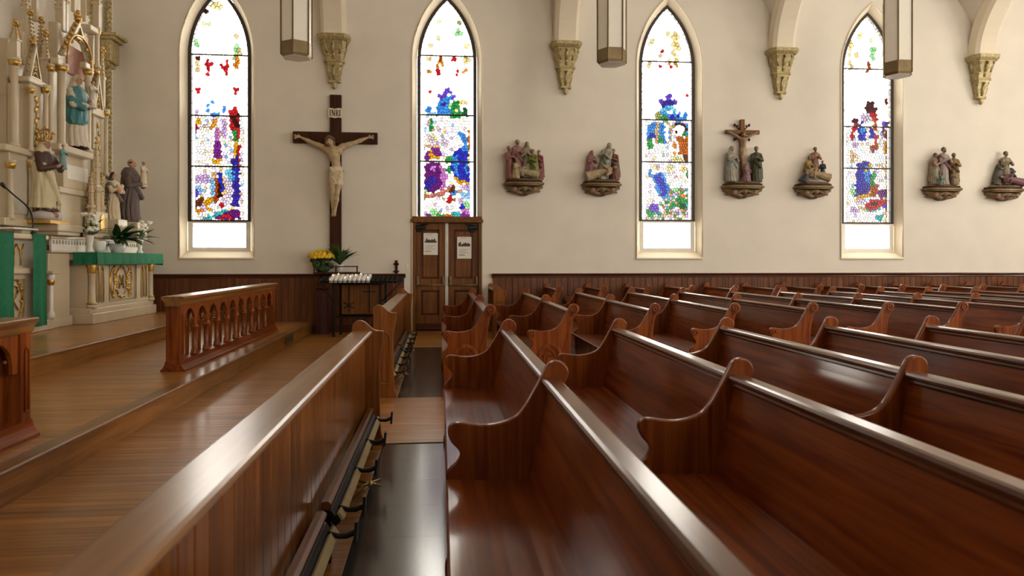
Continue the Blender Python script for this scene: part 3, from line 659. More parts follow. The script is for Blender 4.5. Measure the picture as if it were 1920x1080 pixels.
  (1575, 170, 4.238, bars([(357, 62, 369, 122), (105, 80, 113, 118)], 'orangebrown') + [('e', 242, 107, 25, 25, 'maroon'), ('e', 205, 142, 22, 20, 'maroon'), ('e', 283, 142, 22, 20, 'maroon'), ('p', [(215, 115), (272, 115), (278, 180), (212, 170)], 'maroon'), ('e', 120, 242, 25, 24, 'maroon'), ('p', [(92, 300), (120, 260), (150, 265), (105, 350), (105, 390), (92, 390)], 'red'), ('p', [(210, 180), (297, 168), (294, 335), (265, 320), (258, 260)], 'red'), ('p', [(240, 215), (290, 230), (290, 250), (245, 235)], 'orange'), ('p', [(255, 270), (285, 270), (275, 330), (260, 320)], 'orange'), ('e', 205, 225, 50, 42, 'palelilac'), ('p', [(148, 272), (175, 252), (208, 330), (202, 395), (148, 395)], 'blue'), ('p', [(165, 285), (195, 300), (190, 350), (165, 345)], 'azure'), ('p', [(233, 288), (264, 288), (272, 385), (240, 385)], 'blue'), ('p', [(273, 340), (297, 340), (300, 440), (273, 452)], 'red'), ('p', [(335, 300), (402, 330), (402, 412), (350, 370)], 'purple'), ('p', [(338, 310), (400, 345), (400, 365), (345, 340)], 'gold'), ('e', 360, 270, 28, 26, 'violet'), ('p', [(345, 395), (387, 420), (387, 512), (352, 500)], 'gold'), ('p', [(385, 420), (406, 415), (406, 525), (385, 500)], 'red'), ('e', 115, 430, 24, 26, 'lilac'), ('p', [(92, 480), (125, 490), (115, 560), (92, 590)], 'tan'), ('e', 258, 468, 16, 24, 'indigo'), ('p', [(240, 425), (300, 450), (290, 480), (250, 480)], 'orangebrown'),
    ('p', [(140, 560), (230, 570), (242, 640), (237, 760), (200, 842), (118, 842), (130, 680)], 'indigo'), ('p', [(185, 600), (235, 600), (242, 752), (200, 722)], 'azure'), ('p', [(150, 620), (185, 620), (170, 760), (140, 760)], 'blue'), ('p', [(240, 660), (282, 650), (277, 742), (240, 762)], 'green'), ('p', [(128, 838), (215, 808), (242, 778), (248, 822), (200, 864), (128, 868)], 'gold'), ('p', [(222, 555), (248, 612), (190, 642), (235, 605)], 'gold'), ('p', [(370, 540), (402, 530), (406, 640), (385, 702)], 'gold'), ('p', [(248, 760), (302, 748), (302, 832), (232, 842)], 'orangebrown'), ('p', [(308, 788), (392, 778), (402, 852), (298, 852)], 'purple'), ('e', 105, 800, 18, 40, 'palegreen'),
    ('p', [(188, 915), (250, 858), (392, 880), (300, 935), (240, 950)], 'red'), ('p', [(240, 880), (310, 885), (300, 915), (245, 915)], 'darkred'), ('p', [(190, 940), (240, 950), (300, 935), (335, 935), (235, 975)], 'teal'), ('p', [(318, 905), (406, 880), (406, 948), (340, 936)], 'violet'), ('p', [(92, 910), (160, 950), (120, 1012), (92, 960)], 'lilac'), ('p', [(125, 905), (180, 918), (222, 968), (170, 950)], 'paleamber'), ('p', [(285, 988), (342, 982), (332, 1034), (288, 1036)], 'teal'), ('p', [(350, 1002), (406, 985), (406, 1034)], 'azure'), ('e', 175, 880, 50, 24, 'palelilac')])],
]
BARS = [(103, 217, 312), (105, 216, 303), (116, 225, 304), (130, 238, 316)]
BOTTOM = [2.17, 2.255, 2.225, 2.195]
def clip(poly, nx, nz, d):
    """keep the part of a polygon where nx*x + nz*z <= d"""
    out = []
    for i in range(len(poly)):
        a, b = poly[i], poly[(i + 1) % len(poly)]
        da, db = nx * a[0] + nz * a[1] - d, nx * b[0] + nz * b[1] - d
        if da <= 0: out.append(a)
        if (da < 0 < db) or (db < 0 < da):
            t = da / (da - db); out.append((a[0] + (b[0] - a[0]) * t, a[1] + (b[1] - a[1]) * t))
    return out
def clip_convex(poly, region):
    for i in range(len(region)):
        a, b = region[i], region[(i + 1) % len(region)]
        nx, nz = b[1] - a[1], -(b[0] - a[0])
        poly = clip(poly, nx, nz, nx * a[0] + nz * a[1])
        if len(poly) < 3: return []
    return poly
def shrink(poly, e):
    cx = sum(p[0] for p in poly) / len(poly); cz = sum(p[1] for p in poly) / len(poly)
    out = []
    for x, z in poly:
        d = math.hypot(x - cx, z - cz); k = max(0.3, 1 - e / max(d, 1e-6)); out.append((cx + (x - cx) * k, cz + (z - cz) * k))
    return out
GY = WALL + REC + 0.03          # plane of the glass
def leaded(cells, name, parent, lead=0.0048):
    """one leaded panel: glass pieces, each ringed by its lead came"""
    gv, gf, gc, L = [], [], [], MB()
    for poly, col in cells:
        q = shrink(poly, lead); n = len(gv)
        gv += [(x, GY, z) for x, z in q]; gf.append(tuple(range(n, n + len(q)))); gc += [col] * len(q)
        m = len(poly)
        vs = [(x, GY - 0.004, z) for x, z in poly] + [(x, GY - 0.004, z) for x, z in q] + [(x, GY + 0.004, z) for x, z in poly] + [(x, GY + 0.004, z) for x, z in q]
        fs = []
        for i in range(m):
            j = (i + 1) % m
            fs += [(i, j, j + m, i + m), (i + 2 * m, i + 3 * m, j + 3 * m, j + 2 * m), (i + m, j + m, j + 3 * m, i + 3 * m)]
        L.add(vs, fs)
    me = bpy.data.meshes.new(name); me.from_pydata(gv, [], gf)
    a = me.color_attributes.new('Col', 'FLOAT_COLOR', 'POINT')
    a.data.foreach_set('color', [v for c in gc for v in (*c, 1)])
    me.materials.append(MATS['stained_glass'])
    o = link(name, me, parent)
    lm = bpy.data.meshes.new('lead_came'); lm.from_pydata(L.v, [], L.f); lm.materials.append(MATS['lead'])
    link('lead_came', lm, o)
    return o
def voronoi(region, seeds):
    xs_ = [p[0] for p in region]; zs_ = [p[1] for p in region]
    box = [(min(xs_), min(zs_)), (max(xs_), min(zs_)), (max(xs_), max(zs_)), (min(xs_), max(zs_))]
    S = np.array(seeds); out = []
    for i, (x, z) in enumerate(seeds):
        d = ((S - S[i]) ** 2).sum(1); o = np.argsort(d)[1:22]
        poly = box
        for j in o:
            nx, nz = S[j][0] - x, S[j][1] - z
            poly = clip(poly, nx, nz, nx * (S[j][0] + x) / 2 + nz * (S[j][1] + z) / 2)
            if len(poly) < 3: break
        if len(poly) >= 3: poly = clip_convex(poly, region)
        if len(poly) >= 3: out.append((i, poly))
    return out
def stained_window(w, xc):
    names = ('tall lancet window nearest the altar, kneeling figure in blue over a golden chalice', 'lancet window above the double doors with a purple robed kneeling figure', 'lancet window with an orange robed figure under a blue sky, beside the small crucifixion group', 'lancet window with a figure in deep blue on a red carpet under a dark red cross shape')
    root = struct(link('window_%d' % (w + 1), None, None, (0, 0, 0)), names[w], 'window')
    zb = BOTTOM[w]; hw = INN - 0.02
    # splayed reveal and moulded edge
    o = lancet(xc, OUT, 0.0 if w == 1 else SILL, SPR, APX + 0.19); i_ = lancet(xc, INN + 0.02, 0.0 if w == 1 else SILL + 0.13, SPR, APX + 0.05)
    m = MB(); n = len(o)
    m.add([(x, WALL - 0.004, z) for x, z in o] + [(x, WALL + REC, z) for x, z in i_] + [(x, WALL + REC + 0.3, z) for x, z in i_], [(k, (k + 1) % n, (k + 1) % n + n, k + n) for k in range(n) if not (w == 1 and k == 0)] + [(k + n, (k + 1) % n + n, (k + 1) % n + 2 * n, k + 2 * n) for k in range(n) if not (w == 1 and k == 0)])
    m.build('reveal', 'plaster_trim', root)
    path = o[1:] + [o[0]]
    MB().tube([(x, WALL - 0.003, z) for x, z in path], 0.018, 6).build('edge_moulding', 'plaster_trim', root)
    # dark frame round the glass
    fo = lancet(xc, INN + 0.015, zb - 0.035, SPR, APX + 0.05); fi = lancet(xc, hw - 0.032, zb, SPR, APX - 0.03)
    link('frame', use(plate(fo, [fi], 0.07, off=GY + 0.01), 'window_frame'), root)
    zs = [zb] + [wz(WIN_PX[w], b, GY) for b in BARS[w][::-1]]
    for z in zs[1:]:
        MB().cbox(xc - hw, xc + hw, GY - 0.02, GY + 0.02, z - 0.014, z + 0.014, 0.004).build('saddle_bar', 'window_frame', root)
    inner = lancet(xc, hw - 0.02, zb, SPR, APX - 0.025)
    def colour(x, z):
        px = 960 + F_PX * (x * math.cos(YAW) - GY * math.sin(YAW)) / (GY * math.cos(YAW) + x * math.sin(YAW))
        py = HOR + (EYE - z) * F_PX / (GY * math.cos(YAW) + x * math.sin(YAW))
        col = 'pale' if py > BARS[w][1] else 'white'
        for ox, oy, s, shapes in PICS[w]:
            p = ((px - ox) * s, (py - oy) * s)
            for sh in shapes:
                if inside(p, sh): col = sh[-1]
        return col
    tops = zs[1:] + [APX]
    for k, (z0, z1) in enumerate(zip(zs, tops)):
        cells = []; strip = 0.075
        x0, x1 = xc - hw + 0.02, xc + hw - 0.02
        border = k < 3 and not (w and k == 2)
        if k == 3:
            reg = clip(inner, 0, -1, -z0)
        else:
            reg = [(x0 + strip, z0), (x1 - strip, z0), (x1 - strip, z1), (x0 + strip, z1)] if border else [(x0, z0), (x1, z0), (x1, z1), (x0, z1)]
        if border:
            nb = max(1, round((z1 - z0) / 0.25)); h = (z1 - z0) / nb
            for b in range(nb):
                for s0 in (x0, x1 - strip):
                    za = z0 + b * h
                    cells.append(([(s0, za), (s0 + strip, za), (s0 + strip, za + h), (s0, za + h)], (0.16, 0.16, 0.155)))
        g = 0.054 if k < 2 else (0.060 if k == 2 else 0.080)
        seeds = []
        nx_, nz_ = int((x1 - x0) / g) + 2, int((z1 - z0) / g) + 2
        for i in range(-1, nx_ + 1):
            for j in range(-1, nz_ + 1):
                seeds.append((x0 + (i + 0.5 + random.uniform(-.36, .36) + 0.5 * (j % 2)) * g, z0 + (j + 0.5 + random.uniform(-.36, .36)) * g))
        for i, poly in voronoi(reg, seeds):
            q = colour(*seeds[i])
            if k == 3 and q in ('gold', 'amber', 'orange', 'green', 'olive', 'brown', 'maroon', 'tan'): q = random.choice((q, 'paleamber', 'paleyellow', 'white'))
            cells.append((poly, tint(q)))
        leaded(cells, 'glass_panel', root)
    if w != 1:      # clear hopper light below the stained glass
        z0, z1 = SILL + 0.15, zb - 0.035
        link('hopper_frame', use(plate([(xc - INN - 0.01, z0 - 0.04), (xc + INN + 0.01, z0 - 0.04), (xc + INN + 0.01, z1), (xc - INN - 0.01, z1)], [[(xc - INN + 0.08, z0 + 0.05), (xc + INN - 0.08, z0 + 0.05), (xc + INN - 0.08, z1 - 0.03), (xc - INN + 0.08, z1 - 0.03)]], 0.05, off=GY), 'paint_white'), root)
        MB().box(xc - INN + 0.08, xc + INN - 0.08, GY - 0.004, GY + 0.004, z0 + 0.05, z1 - 0.03).build('pane', 'clear_glass', root)
        MB().cbox(xc - INN + 0.08, xc + INN - 0.08, GY - 0.022, GY + 0.015, z1 - 0.10, z1 - 0.085, 0.003).build('glazing_bar', 'grey_metal', root)
        MB().cbox(xc - OUT - 0.015, xc + OUT + 0.015, WALL - 0.035, WALL + 0.02, SILL - 0.035, SILL + 0.004, 0.008).build('sill', 'plaster_trim', root)
    return root
WIN_PX = (406, 838, 1254, 1635)
for w, x in enumerate(WIN_X): stained_window(w, x)
# plain leaded windows in the wall behind the viewer
for k, x in enumerate(NEAR_X):
    r = struct(link('window_%d' % (k + 5), None), 'pale leaded lancet window in the wall behind the viewer', 'window')
    fo = lancet(x, OUT + 0.002, SILL, SPR, APX + 0.19); fi = lancet(x, INN, SILL + 0.12, SPR, APX + 0.04)
    link('frame', use(plate(fo, [fi], 0.12, off=NEAR - 0.2), 'plaster_trim'), r)
    link('pane', use(plate(fi, [], 0.008, off=NEAR - 0.2), 'clear_glass'), r)
    for z in (2.2, 3.2, 4.2, 5.2):
        MB().box(x - INN, x + INN, NEAR - 0.215, NEAR - 0.185, z - 0.012, z + 0.012).build('saddle_bar', 'window_frame', r)

for k, y in enumerate(REAR_Y):
    r = struct(link('window_%d' % (k + 8), None), 'broad pale leaded lancet window added in the unseen rear wall to light the altar', 'window')
    fi = lancet(y, 0.88, 1.97, 5.2, 6.9)
    link('frame', use(plate(lancet(y, 0.952, 1.9, 5.2, 7.0), [fi], 0.12, plane='yz', off=RIGHT + 0.2), 'plaster_trim'), r)
    link('pane', use(plate(fi, [], 0.008, plane='yz', off=RIGHT + 0.2), 'clear_glass'), r)
# ---- double doors under the second window
DX0, DX1 = WIN_X[1] - OUT, WIN_X[1] + OUT
dr = struct(link('door_1', None), 'pair of panelled oak doors with push bars below a stained window', 'door')
DY = WALL + 0.10
MB().cbox(DX0 - 0.005, DX0 + 0.07, WALL + 0.0, WALL + 0.16, 0, 2.14, 0.008).build('jamb', 'door', dr)
MB().cbox(DX1 - 0.07, DX1 + 0.005, WALL + 0.0, WALL + 0.16, 0, 2.14, 0.008).build('jamb', 'door', dr)
MB().cbox(DX0 - 0.02, DX1 + 0.02, WALL - 0.05, WALL + 0.2, 2.13, 2.20, 0.01).cbox(DX0 - 0.005, DX1 + 0.005, WALL - 0.02, WALL + 0.2, 2.19, 2.255, 0.008).build('lintel', 'door', dr)
mid = WIN_X[1] - 0.01
MB().cbox(mid - 0.032, mid + 0.032, DY - 0.04, DY + 0.02, 0.0, 2.13, 0.006).build('mullion', 'grey_metal', dr)
for s, (a, b) in enumerate(((DX0 + 0.07, mid - 0.034), (mid + 0.034, DX1 - 0.07))):
    L = b - a
    pn = [[(a + 0.11, 1.02), (b - 0.11, 1.02), (b - 0.11, 2.0), (a + 0.11, 2.0)], [(a + 0.11, 0.30), (b - 0.11, 0.30), (b - 0.11, 0.80), (a + 0.11, 0.80)]]
    d = link('door_leaf', use(plate([(a, 0.015), (b, 0.015), (b, 2.125), (a, 2.125)], pn, 0.05, bevel=0.004, off=DY), 'door'), dr)
    for q in pn:
        x0, z0 = q[0]; x1, z1 = q[2]
        MB().box(x0 - 0.02, x1 + 0.02, DY + 0.0, DY + 0.02, z0 - 0.02, z1 + 0.02).build('panel', 'door', d)
        m = MB()
        for w_, dy in ((0.0, -0.018), (0.022, -0.006)):
            m.cbox(x0 + w_, x0 + w_ + 0.02, DY + dy, DY + 0.004, z0 + w_, z1 - w_, 0.004).cbox(x1 - w_ - 0.02, x1 - w_, DY + dy, DY + 0.004, z0 + w_, z1 - w_, 0.004).cbox(x0 + w_, x1 - w_, DY + dy, DY + 0.004, z0 + w_, z0 + w_ + 0.02, 0.004).cbox(x0 + w_, x1 - w_, DY + dy, DY + 0.004, z1 - w_ - 0.02, z1 - w_, 0.004)
        m.build('panel_moulding', 'wainscot_cap', d)
    m = MB().tube([(a + 0.03, DY - 0.075, 0.90), (b - 0.03, DY - 0.075, 0.90)], 0.013, 8)
    for x in (a + 0.035, b - 0.035):
        m.cbox(x - 0.025, x + 0.025, DY - 0.09, DY - 0.02, 0.89, 1.08, 0.01).tube([(x, DY - 0.05, 1.04), (x, DY - 0.085, 0.98), (x, DY - 0.075, 0.90)], 0.014, 6)
    m.build('push_bar', 'bronze', d)
    xc = a + 0.10 if s == 0 else b - 0.10
    MB().cbox(xc - 0.10, xc + 0.10, DY - 0.09, DY - 0.02, 2.0, 2.08, 0.012).cbox(xc - 0.07, xc + 0.04, DY - 0.07, DY - 0.025, 1.95, 2.0, 0.01).tube([(xc, DY - 0.06, 2.09), (xc + (0.16 if s == 0 else -0.16), DY - 0.14, 2.10)], 0.012, 6).build('door_closer', 'iron', d)
    MB().cbox(a, b, DY - 0.03, DY - 0.024, 0.02, 0.14, 0.002).build('kick_plate', 'wainscot_cap', d)
MB().box(DX0, DX1, WALL + 0.17, WALL + 0.24, -0.02, 2.2).build('backing', 'wainscot_cap', dr)  # unseen slab added outside the doors to stop daylight leaking through the gaps

# ================================================================== PEWS
def pew_outline(low=True):
    back = [(0.012, 0.0), (-0.015, 0.08), (-0.035, 0.35), (-0.030, 0.62), (-0.004, 0.79), (0.028, 0.836)]
    scroll = [(0.0 + 0.056 * math.cos(a), 0.886 + 0.056 * math.sin(a)) for a in [math.radians(d) for d in range(-48, 152, 16)]]
    front = [(-0.062, 0.885), (-0.095, 0.825), (-0.135, 0.755), (-0.175, 0.703), (-0.225, 0.675), (-0.30, 0.660), (-0.37, 0.662), (-0.435, 0.672), (-0.470, 0.668), (-0.488, 0.648), (-0.489, 0.617), (-0.472, 0.582), (-0.445, 0.552), (-0.436, 0.525), (-0.452, 0.492), (-0.485, 0.462), (-0.497, 0.43), (-0.488, 0.36), (-0.480, 0.20), (-0.478, 0.10), (-0.500, 0.05), (-0.503, 0.0)]
    return smoothline(back, 3)[:-1] + scroll + smoothline(front, 3)
PEW_END = use(plate(pew_outline(), [], 0.045, bevel=0.007, res=2), 'pew_end')
def motif_mesh():
    """pointed-arch carving and scroll bosses on an aisle end"""
    a = lancet(-0.255, 0.125, 0.16, 0.40, 0.535); b = lancet(-0.255, 0.098, 0.16, 0.40, 0.505)
    c = lancet(-0.255, 0.070, 0.16, 0.37, 0.475); d = lancet(-0.255, 0.054, 0.16, 0.37, 0.455)
    return a, b, c, d
_a, _b, _c, _d = motif_mesh()
ARCH_OUT = use(plate(_a + [_a[0]], [_b], 0.012, bevel=0.004), 'pew_end')
ARCH_IN = use(plate(_c + [_c[0]], [_d], 0.010, bevel=0.003), 'pew_end')
def ring_mesh(r0, r1, t):
    circ = lambda r: [(r * math.cos(2 * PI * i / 20), r * math.sin(2 * PI * i / 20)) for i in range(20)]
    return use(plate(circ(r0), [circ(r1)], t, bevel=t * 0.35), 'pew_end')
RING_BIG = ring_mesh(0.038, 0.026, 0.012); RING_SMALL = ring_mesh(0.030, 0.019, 0.012)
BOSS = MB().lathe([(0.0, 0.006), (0.008, 0.006), (0.014, 0.0), (0.014, -0.004)], 12, M=Matrix.Rotation(PI / 2, 4, 'X')).mesh('boss', 'pew_end')
LEN_CACHE = {}
def pew_meshes(L):
    L = round(L, 3)
    if L in LEN_CACHE: return LEN_CACHE[L]
    # back: gently curved board; (x,z) section
    mid = [(-0.136, 0.40), (-0.118, 0.48), (-0.096, 0.57), (-0.073, 0.67), (-0.052, 0.76), (-0.033, 0.85)]
    th = 0.022
    prof = mid + [(x + th, z) for x, z in reversed(mid)]
    back = MB(); n = len(prof)
    m = MB().sweep(prof, 0, L).mesh('backrest', 'pew')
    rail = [(-0.052, 0.812), (-0.058, 0.822), (-0.056, 0.832), (-0.066, 0.842), (-0.069, 0.853), (-0.064, 0.864), (-0.052, 0.868), (0.004, 0.868), (0.012, 0.862), (0.012, 0.846), (-0.006, 0.812)]
    r = MB().sweep(rail, 0, L).mesh('top_rail', 'pew_rail')
    seat = [(-0.490, 0.388), (-0.500, 0.398), (-0.500, 0.412), (-0.490, 0.421), (-0.40, 0.418), (-0.30, 0.412), (-0.20, 0.411), (-0.12, 0.416), (-0.112, 0.418), (-0.112, 0.390)]
    s = MB().sweep(seat, 0, L).mesh('seat', 'pew')
    LEN_CACHE[L] = (m, r, s)
    return LEN_CACHE[L]
def pew(X, y0, y1, divs, label, group, near_motif=True):
    p = thing('pew', label, 'pew', (X, y0, 0), 0, group)
    L = y1 - y0; b, r, s = pew_meshes(L)
    link('seat', s, p); link('backrest', b, p); link('top_rail', r, p)
    for k, y in enumerate([0.0, *divs, L]):
        yy = min(max(y, 0.0225), L - 0.0225)
        e = link('pew_end' if k in (0, len(divs) + 1) else 'divider', PEW_END, p, (0, yy, 0))
        if near_motif and k == 0:
            link('carved_arch', ARCH_OUT, e, (0, -0.026, 0)); link('carved_arch', ARCH_IN, e, (0, -0.025, 0))
            link('scroll_ring', RING_BIG, e, (0.0, -0.026, 0.886)); link('boss', BOSS, e, (0, -0.024, 0.886))
            link('scroll_ring', RING_SMALL, e, (-0.447, -0.026, 0.628)); link('boss', BOSS, e, (-0.447, -0.024, 0.628))
    return p
ORD = ('first', 'second', 'third', 'fourth', 'fifth', 'sixth', 'seventh', 'eighth', 'ninth', 'tenth', 'eleventh', 'twelfth', 'thirteenth', 'fourteenth')
A0, A1, B0, B1, C0, C1 = 0.91, 5.43, 7.22, 11.36, 12.35, 13.80
PITCH = 0.872
for k in range(7):
    pew(0.52 + PITCH * k, A0, A1, [3.17 - A0], 'long varnished pew, %s row behind the panelled screen, farthest block from the windows' % ORD[k], 'long pews in the block farthest from the window wall')
for k in range(13):
    pew(0.505 + PITCH * k, B0, B1, [9.2 - B0], 'long varnished pew, %s row behind its screen, in the block between the two boarded aisles' % ORD[k], 'long pews in the block between the aisles')
for k in range(14):
    pew(2.10 + 0.812 * k, C0, C1, [], 'short varnished pew against the wainscot, %s row from the front of the wall block' % ORD[k], 'short pews along the window wall')

# ---- panelled screens with kneelers in front of each block
def screen_outline():
    left = [(-0.10, 0.0), (-0.10, 0.03), (-0.085, 0.06), (-0.085, 0.40), (-0.085, 0.84), (-0.088, 0.885)]
    hump = smoothline([(-0.088, 0.885), (-0.078, 0.918), (-0.050, 0.940), (-0.020, 0.942), (0.012, 0.928), (0.045, 0.900), (0.070, 0.877), (0.095, 0.866), (0.125, 0.863), (0.146, 0.862)], 4)
    right = smoothline([(0.146, 0.862), (0.147, 0.82), (0.138, 0.74), (0.122, 0.66), (0.118, 0.58), (0.120, 0.40), (0.124, 0.20), (0.130, 0.10), (0.145, 0.05), (0.155, 0.02), (0.155, 0.0)], 3)
    return left + hump[1:] + right[1:]
SCREEN_END = use(plate(screen_outline(), [], 0.05, bevel=0.006, res=2), 'honey_z')
_a = lancet(0.020, 0.072, 0.14, 0.60, 0.675); _b = lancet(0.020, 0.056, 0.155, 0.60, 0.655)
SCREEN_MOTIF = use(plate(_a, [_b], 0.012, bevel=0.004), 'honey_z')
def screen(X, y0, y1, label, group):
    p = thing('pew_screen', label, 'pew screen', (X, y0, 0), 0, group); L = y1 - y0
    n = round((L - 0.1) / 0.105); w = (L - 0.1) / n
    bm = MB().cbox(-0.012, 0.012, 0.0012, w - 0.0012, 0.10, 0.835, 0.004).mesh('board', 'honey_z')
    for i in range(n): link('board', bm, p, (0.0, 0.05 + i * w, 0))
    rail = [(-0.082, 0.842), (-0.086, 0.850), (-0.084, 0.862), (-0.074, 0.869), (0.055, 0.869), (0.066, 0.864), (0.070, 0.854), (0.066, 0.843), (0.050, 0.838), (0.030, 0.815), (0.014, 0.812), (-0.03, 0.812), (-0.06, 0.836)]
    MB().sweep(rail, 0.04, L - 0.04).build('top_rail', 'honey_y', p)
    MB().cbox(-0.03, 0.03, 0.03, L - 0.03, 0.0, 0.11, 0.006).build('base_rail', 'honey_z', p)
    for k, y in enumerate((0.025, L - 0.025)):
        e = link('screen_end', SCREEN_END, p, (0, y, 0))
        if k == 0: link('carved_arch', SCREEN_MOTIF, e, (0, -0.028, 0))
    return p
def kneeler(X, y0, y1, nlegs, label, group):
    """kneeler folded up against the screen: rail, padded board and cast-iron feet"""
    p = thing('kneeler', label, 'kneeler', (X, y0, 0), 0, group); L = y1 - y0
    MB().sweep([(-0.015, 0.262), (0.022, 0.258), (0.034, 0.268), (0.036, 0.284), (0.022, 0.297), (-0.008, 0.294)], 0, L).build('rail', 'pew_rail', p)
    MB().sweep([(0.058, 0.232), (0.070, 0.240), (0.092, 0.208), (0.080, 0.200)], 0.02, L - 0.02).build('kneeling_board', 'kneeler_pad', p)
    MB().sweep([(0.004, 0.256), (0.034, 0.250), (0.074, 0.196), (0.050, 0.176)], 0.01, L - 0.01).build('under_board', 'iron', p)
    MB().box(-0.008, 0.03, 0.03, 0.07, 0.001, 0.255).build('floor_bracket', 'iron', p); MB().box(-0.008, 0.03, L - 0.07, L - 0.03, 0.001, 0.255).build('floor_bracket', 'iron', p)
    for k in range(nlegs):
        y = 0.10 + (L - 0.20) * k / (nlegs - 1)
        m = MB().tube([(0.055, y, 0.235), (0.10, y, 0.222), (0.135, y, 0.222), (0.172, y, 0.238)], [0.011, 0.012, 0.013, 0.014], 7)
        m.add([(0.165, y - 0.03, 0.20), (0.178, y - 0.03, 0.20), (0.184, y - 0.02, 0.285), (0.170, y - 0.02, 0.285), (0.165, y + 0.03, 0.20), (0.178, y + 0.03, 0.20), (0.184, y + 0.02, 0.285), (0.170, y + 0.02, 0.285)], [(0, 1, 2, 3), (4, 7, 6, 5), (0, 4, 5, 1), (1, 5, 6, 2), (2, 6, 7, 3), (3, 7, 4, 0)])
        m.build('foot', 'iron', p)
    MB().ball((0.13, L * 0.42, 0.10), 0.02, 8, 5).tube([(0.06, L * 0.42, 0.12), (0.19, L * 0.42, 0.09)], 0.008, 6).tube([(0.06, L * 0.42 - 0.05, 0.10), (0.18, L * 0.42 + 0.05, 0.11)], 0.007, 6).tube([(0.0, L * 0.42, 0.0), (0.13, L * 0.42, 0.10)], 0.009, 6).build('hinge', 'brass', p)
    return p
screen(-0.58, A0, A1, 'honey oak panelled screen before the pews farthest from the window wall', 'pew screens')
screen(-0.60, B0, B1, 'honey oak panelled screen before the pews between the aisles, facing the altar rail', 'pew screens')
screen(1.00, C0, C1, 'short oak panelled screen before the wall pews, beside the doors', 'pew screens')
kneeler(-0.535, 3.28, 5.33, 4, 'folded kneeler with iron feet, on the far screen\'s end beside the cross aisle'.replace('far screen\'s', 'first screen\'s'), 'folded kneelers')
kneeler(-0.535, 1.10, 3.16, 4, 'folded kneeler with iron feet, on the first screen away from the cross aisle', 'folded kneelers')
kneeler(-0.555, 7.32, 9.20, 4, 'folded kneeler with iron feet, on the middle screen beside the cross aisle', 'folded kneelers')
kneeler(-0.555, 9.30, 11.26, 4, 'folded kneeler with iron feet, on the middle screen\'s end towards the doors', 'folded kneelers')

# ================================================================== COMMUNION RAILS
def comm_rail(y0, y1, n, label):
    """arcaded altar rail; local x = 0 is the rail's middle, front faces +x"""
    XR = -2.83
    p = thing('communion_rail', label, 'altar rail', (XR, y0, STEP1), 0, 'altar rails'); L = y1 - y0
    H = 0.80
    top = [(-0.105, H - 0.035), (-0.115, H - 0.028), (-0.115, H - 0.006), (-0.108, H), (0.108, H), (0.115, H - 0.006), (0.115, H - 0.028), (0.105, H - 0.035), (0.085, H - 0.055), (0.078, H - 0.09), (0.066, H - 0.105), (-0.066, H - 0.105), (-0.078, H - 0.09), (-0.085, H - 0.055)]
    MB().sweep(top, -0.03, L + 0.03).build('top_rail', 'honey_y', p)
    base = [(-0.125, 0.0), (-0.125, 0.02), (-0.105, 0.035), (-0.085, 0.07), (-0.075, 0.115), (0.075, 0.115), (0.085, 0.07), (0.105, 0.035), (0.125, 0.02), (0.125, 0.0)]
    MB().sweep(base, -0.02, L + 0.02).build('base_rail', 'pew', p)
    for y in (0.0, L - 0.11):
        e = MB().cbox(-0.078, 0.078, y, y + 0.11, 0.10, H - 0.08, 0.006).build('end_post', 'pew_end', p)
        for sx in (-1, 1):
            link('carved_arch', use(plate(lancet(y + 0.055, 0.026, 0.18, 0.56, 0.61), [lancet(y + 0.055, 0.018, 0.19, 0.56, 0.60)], 0.012, plane='yz', off=sx * 0.080), 'pew_end'), e)
    a, b = 0.13, L - 0.13; w = (b - a) / n
    zs, zt_ = 0.475, 0.695
    for off, hw in ((0.045, 0.40), (-0.045, 0.40)):
        hl = [lancet(a + w * (i + 0.5), w * hw, 0.44, zs, 0.655, 8) for i in range(n)]
        # arch heads cut open at the bottom: run the outline in and out of every arch
        out = [(a - 0.02, zt_), (a - 0.02, 0.44)]
        for q in hl: out += [q[0]] + q[:1:-1] + [q[1]]
        out += [(b + 0.02, 0.44), (b + 0.02, zt_)]
        link('arcade_panel', use(plate(out, [], 0.028, bevel=0.004, plane='yz', off=off), 'pew_end'), p)
    col = MB().lathe([(0.042, 0.115), (0.042, 0.135), (0.034, 0.145), (0.040, 0.160), (0.028, 0.178), (0.027, 0.36), (0.026, 0.385), (0.034, 0.392), (0.030, 0.402), (0.046, 0.425), (0.050, 0.440), (0.038, 0.452), (0.038, 0.47)], 14).mesh('column', 'pew_end')
    post = MB().cbox(-0.014, 0.014, -0.026, 0.026, 0.11, 0.46, 0.004).mesh('slat_post', 'pew_end')
    lobe = MB().ball((0, 0, 0), 0.014, 8, 5).mesh('cusp', 'pew_end')
    for i in range(n + 1):
        y = a + w * i
        if 0 < i < n: link('column', col, p, (0.035, y, 0))
        link('slat_post', post, p, (-0.045, y, 0))
        if i < n:
            for s in (-1, 1): link('cusp', lobe, p, (0.045, y + w * (0.5 + s * 0.24), 0.53))
    return p
comm_rail(7.80, 12.10, 10, 'arcaded oak communion rail standing free before the side altar')
comm_rail(2.0, 5.05, 7, 'arcaded oak communion rail whose end stands by the pulpit with the green hangings')

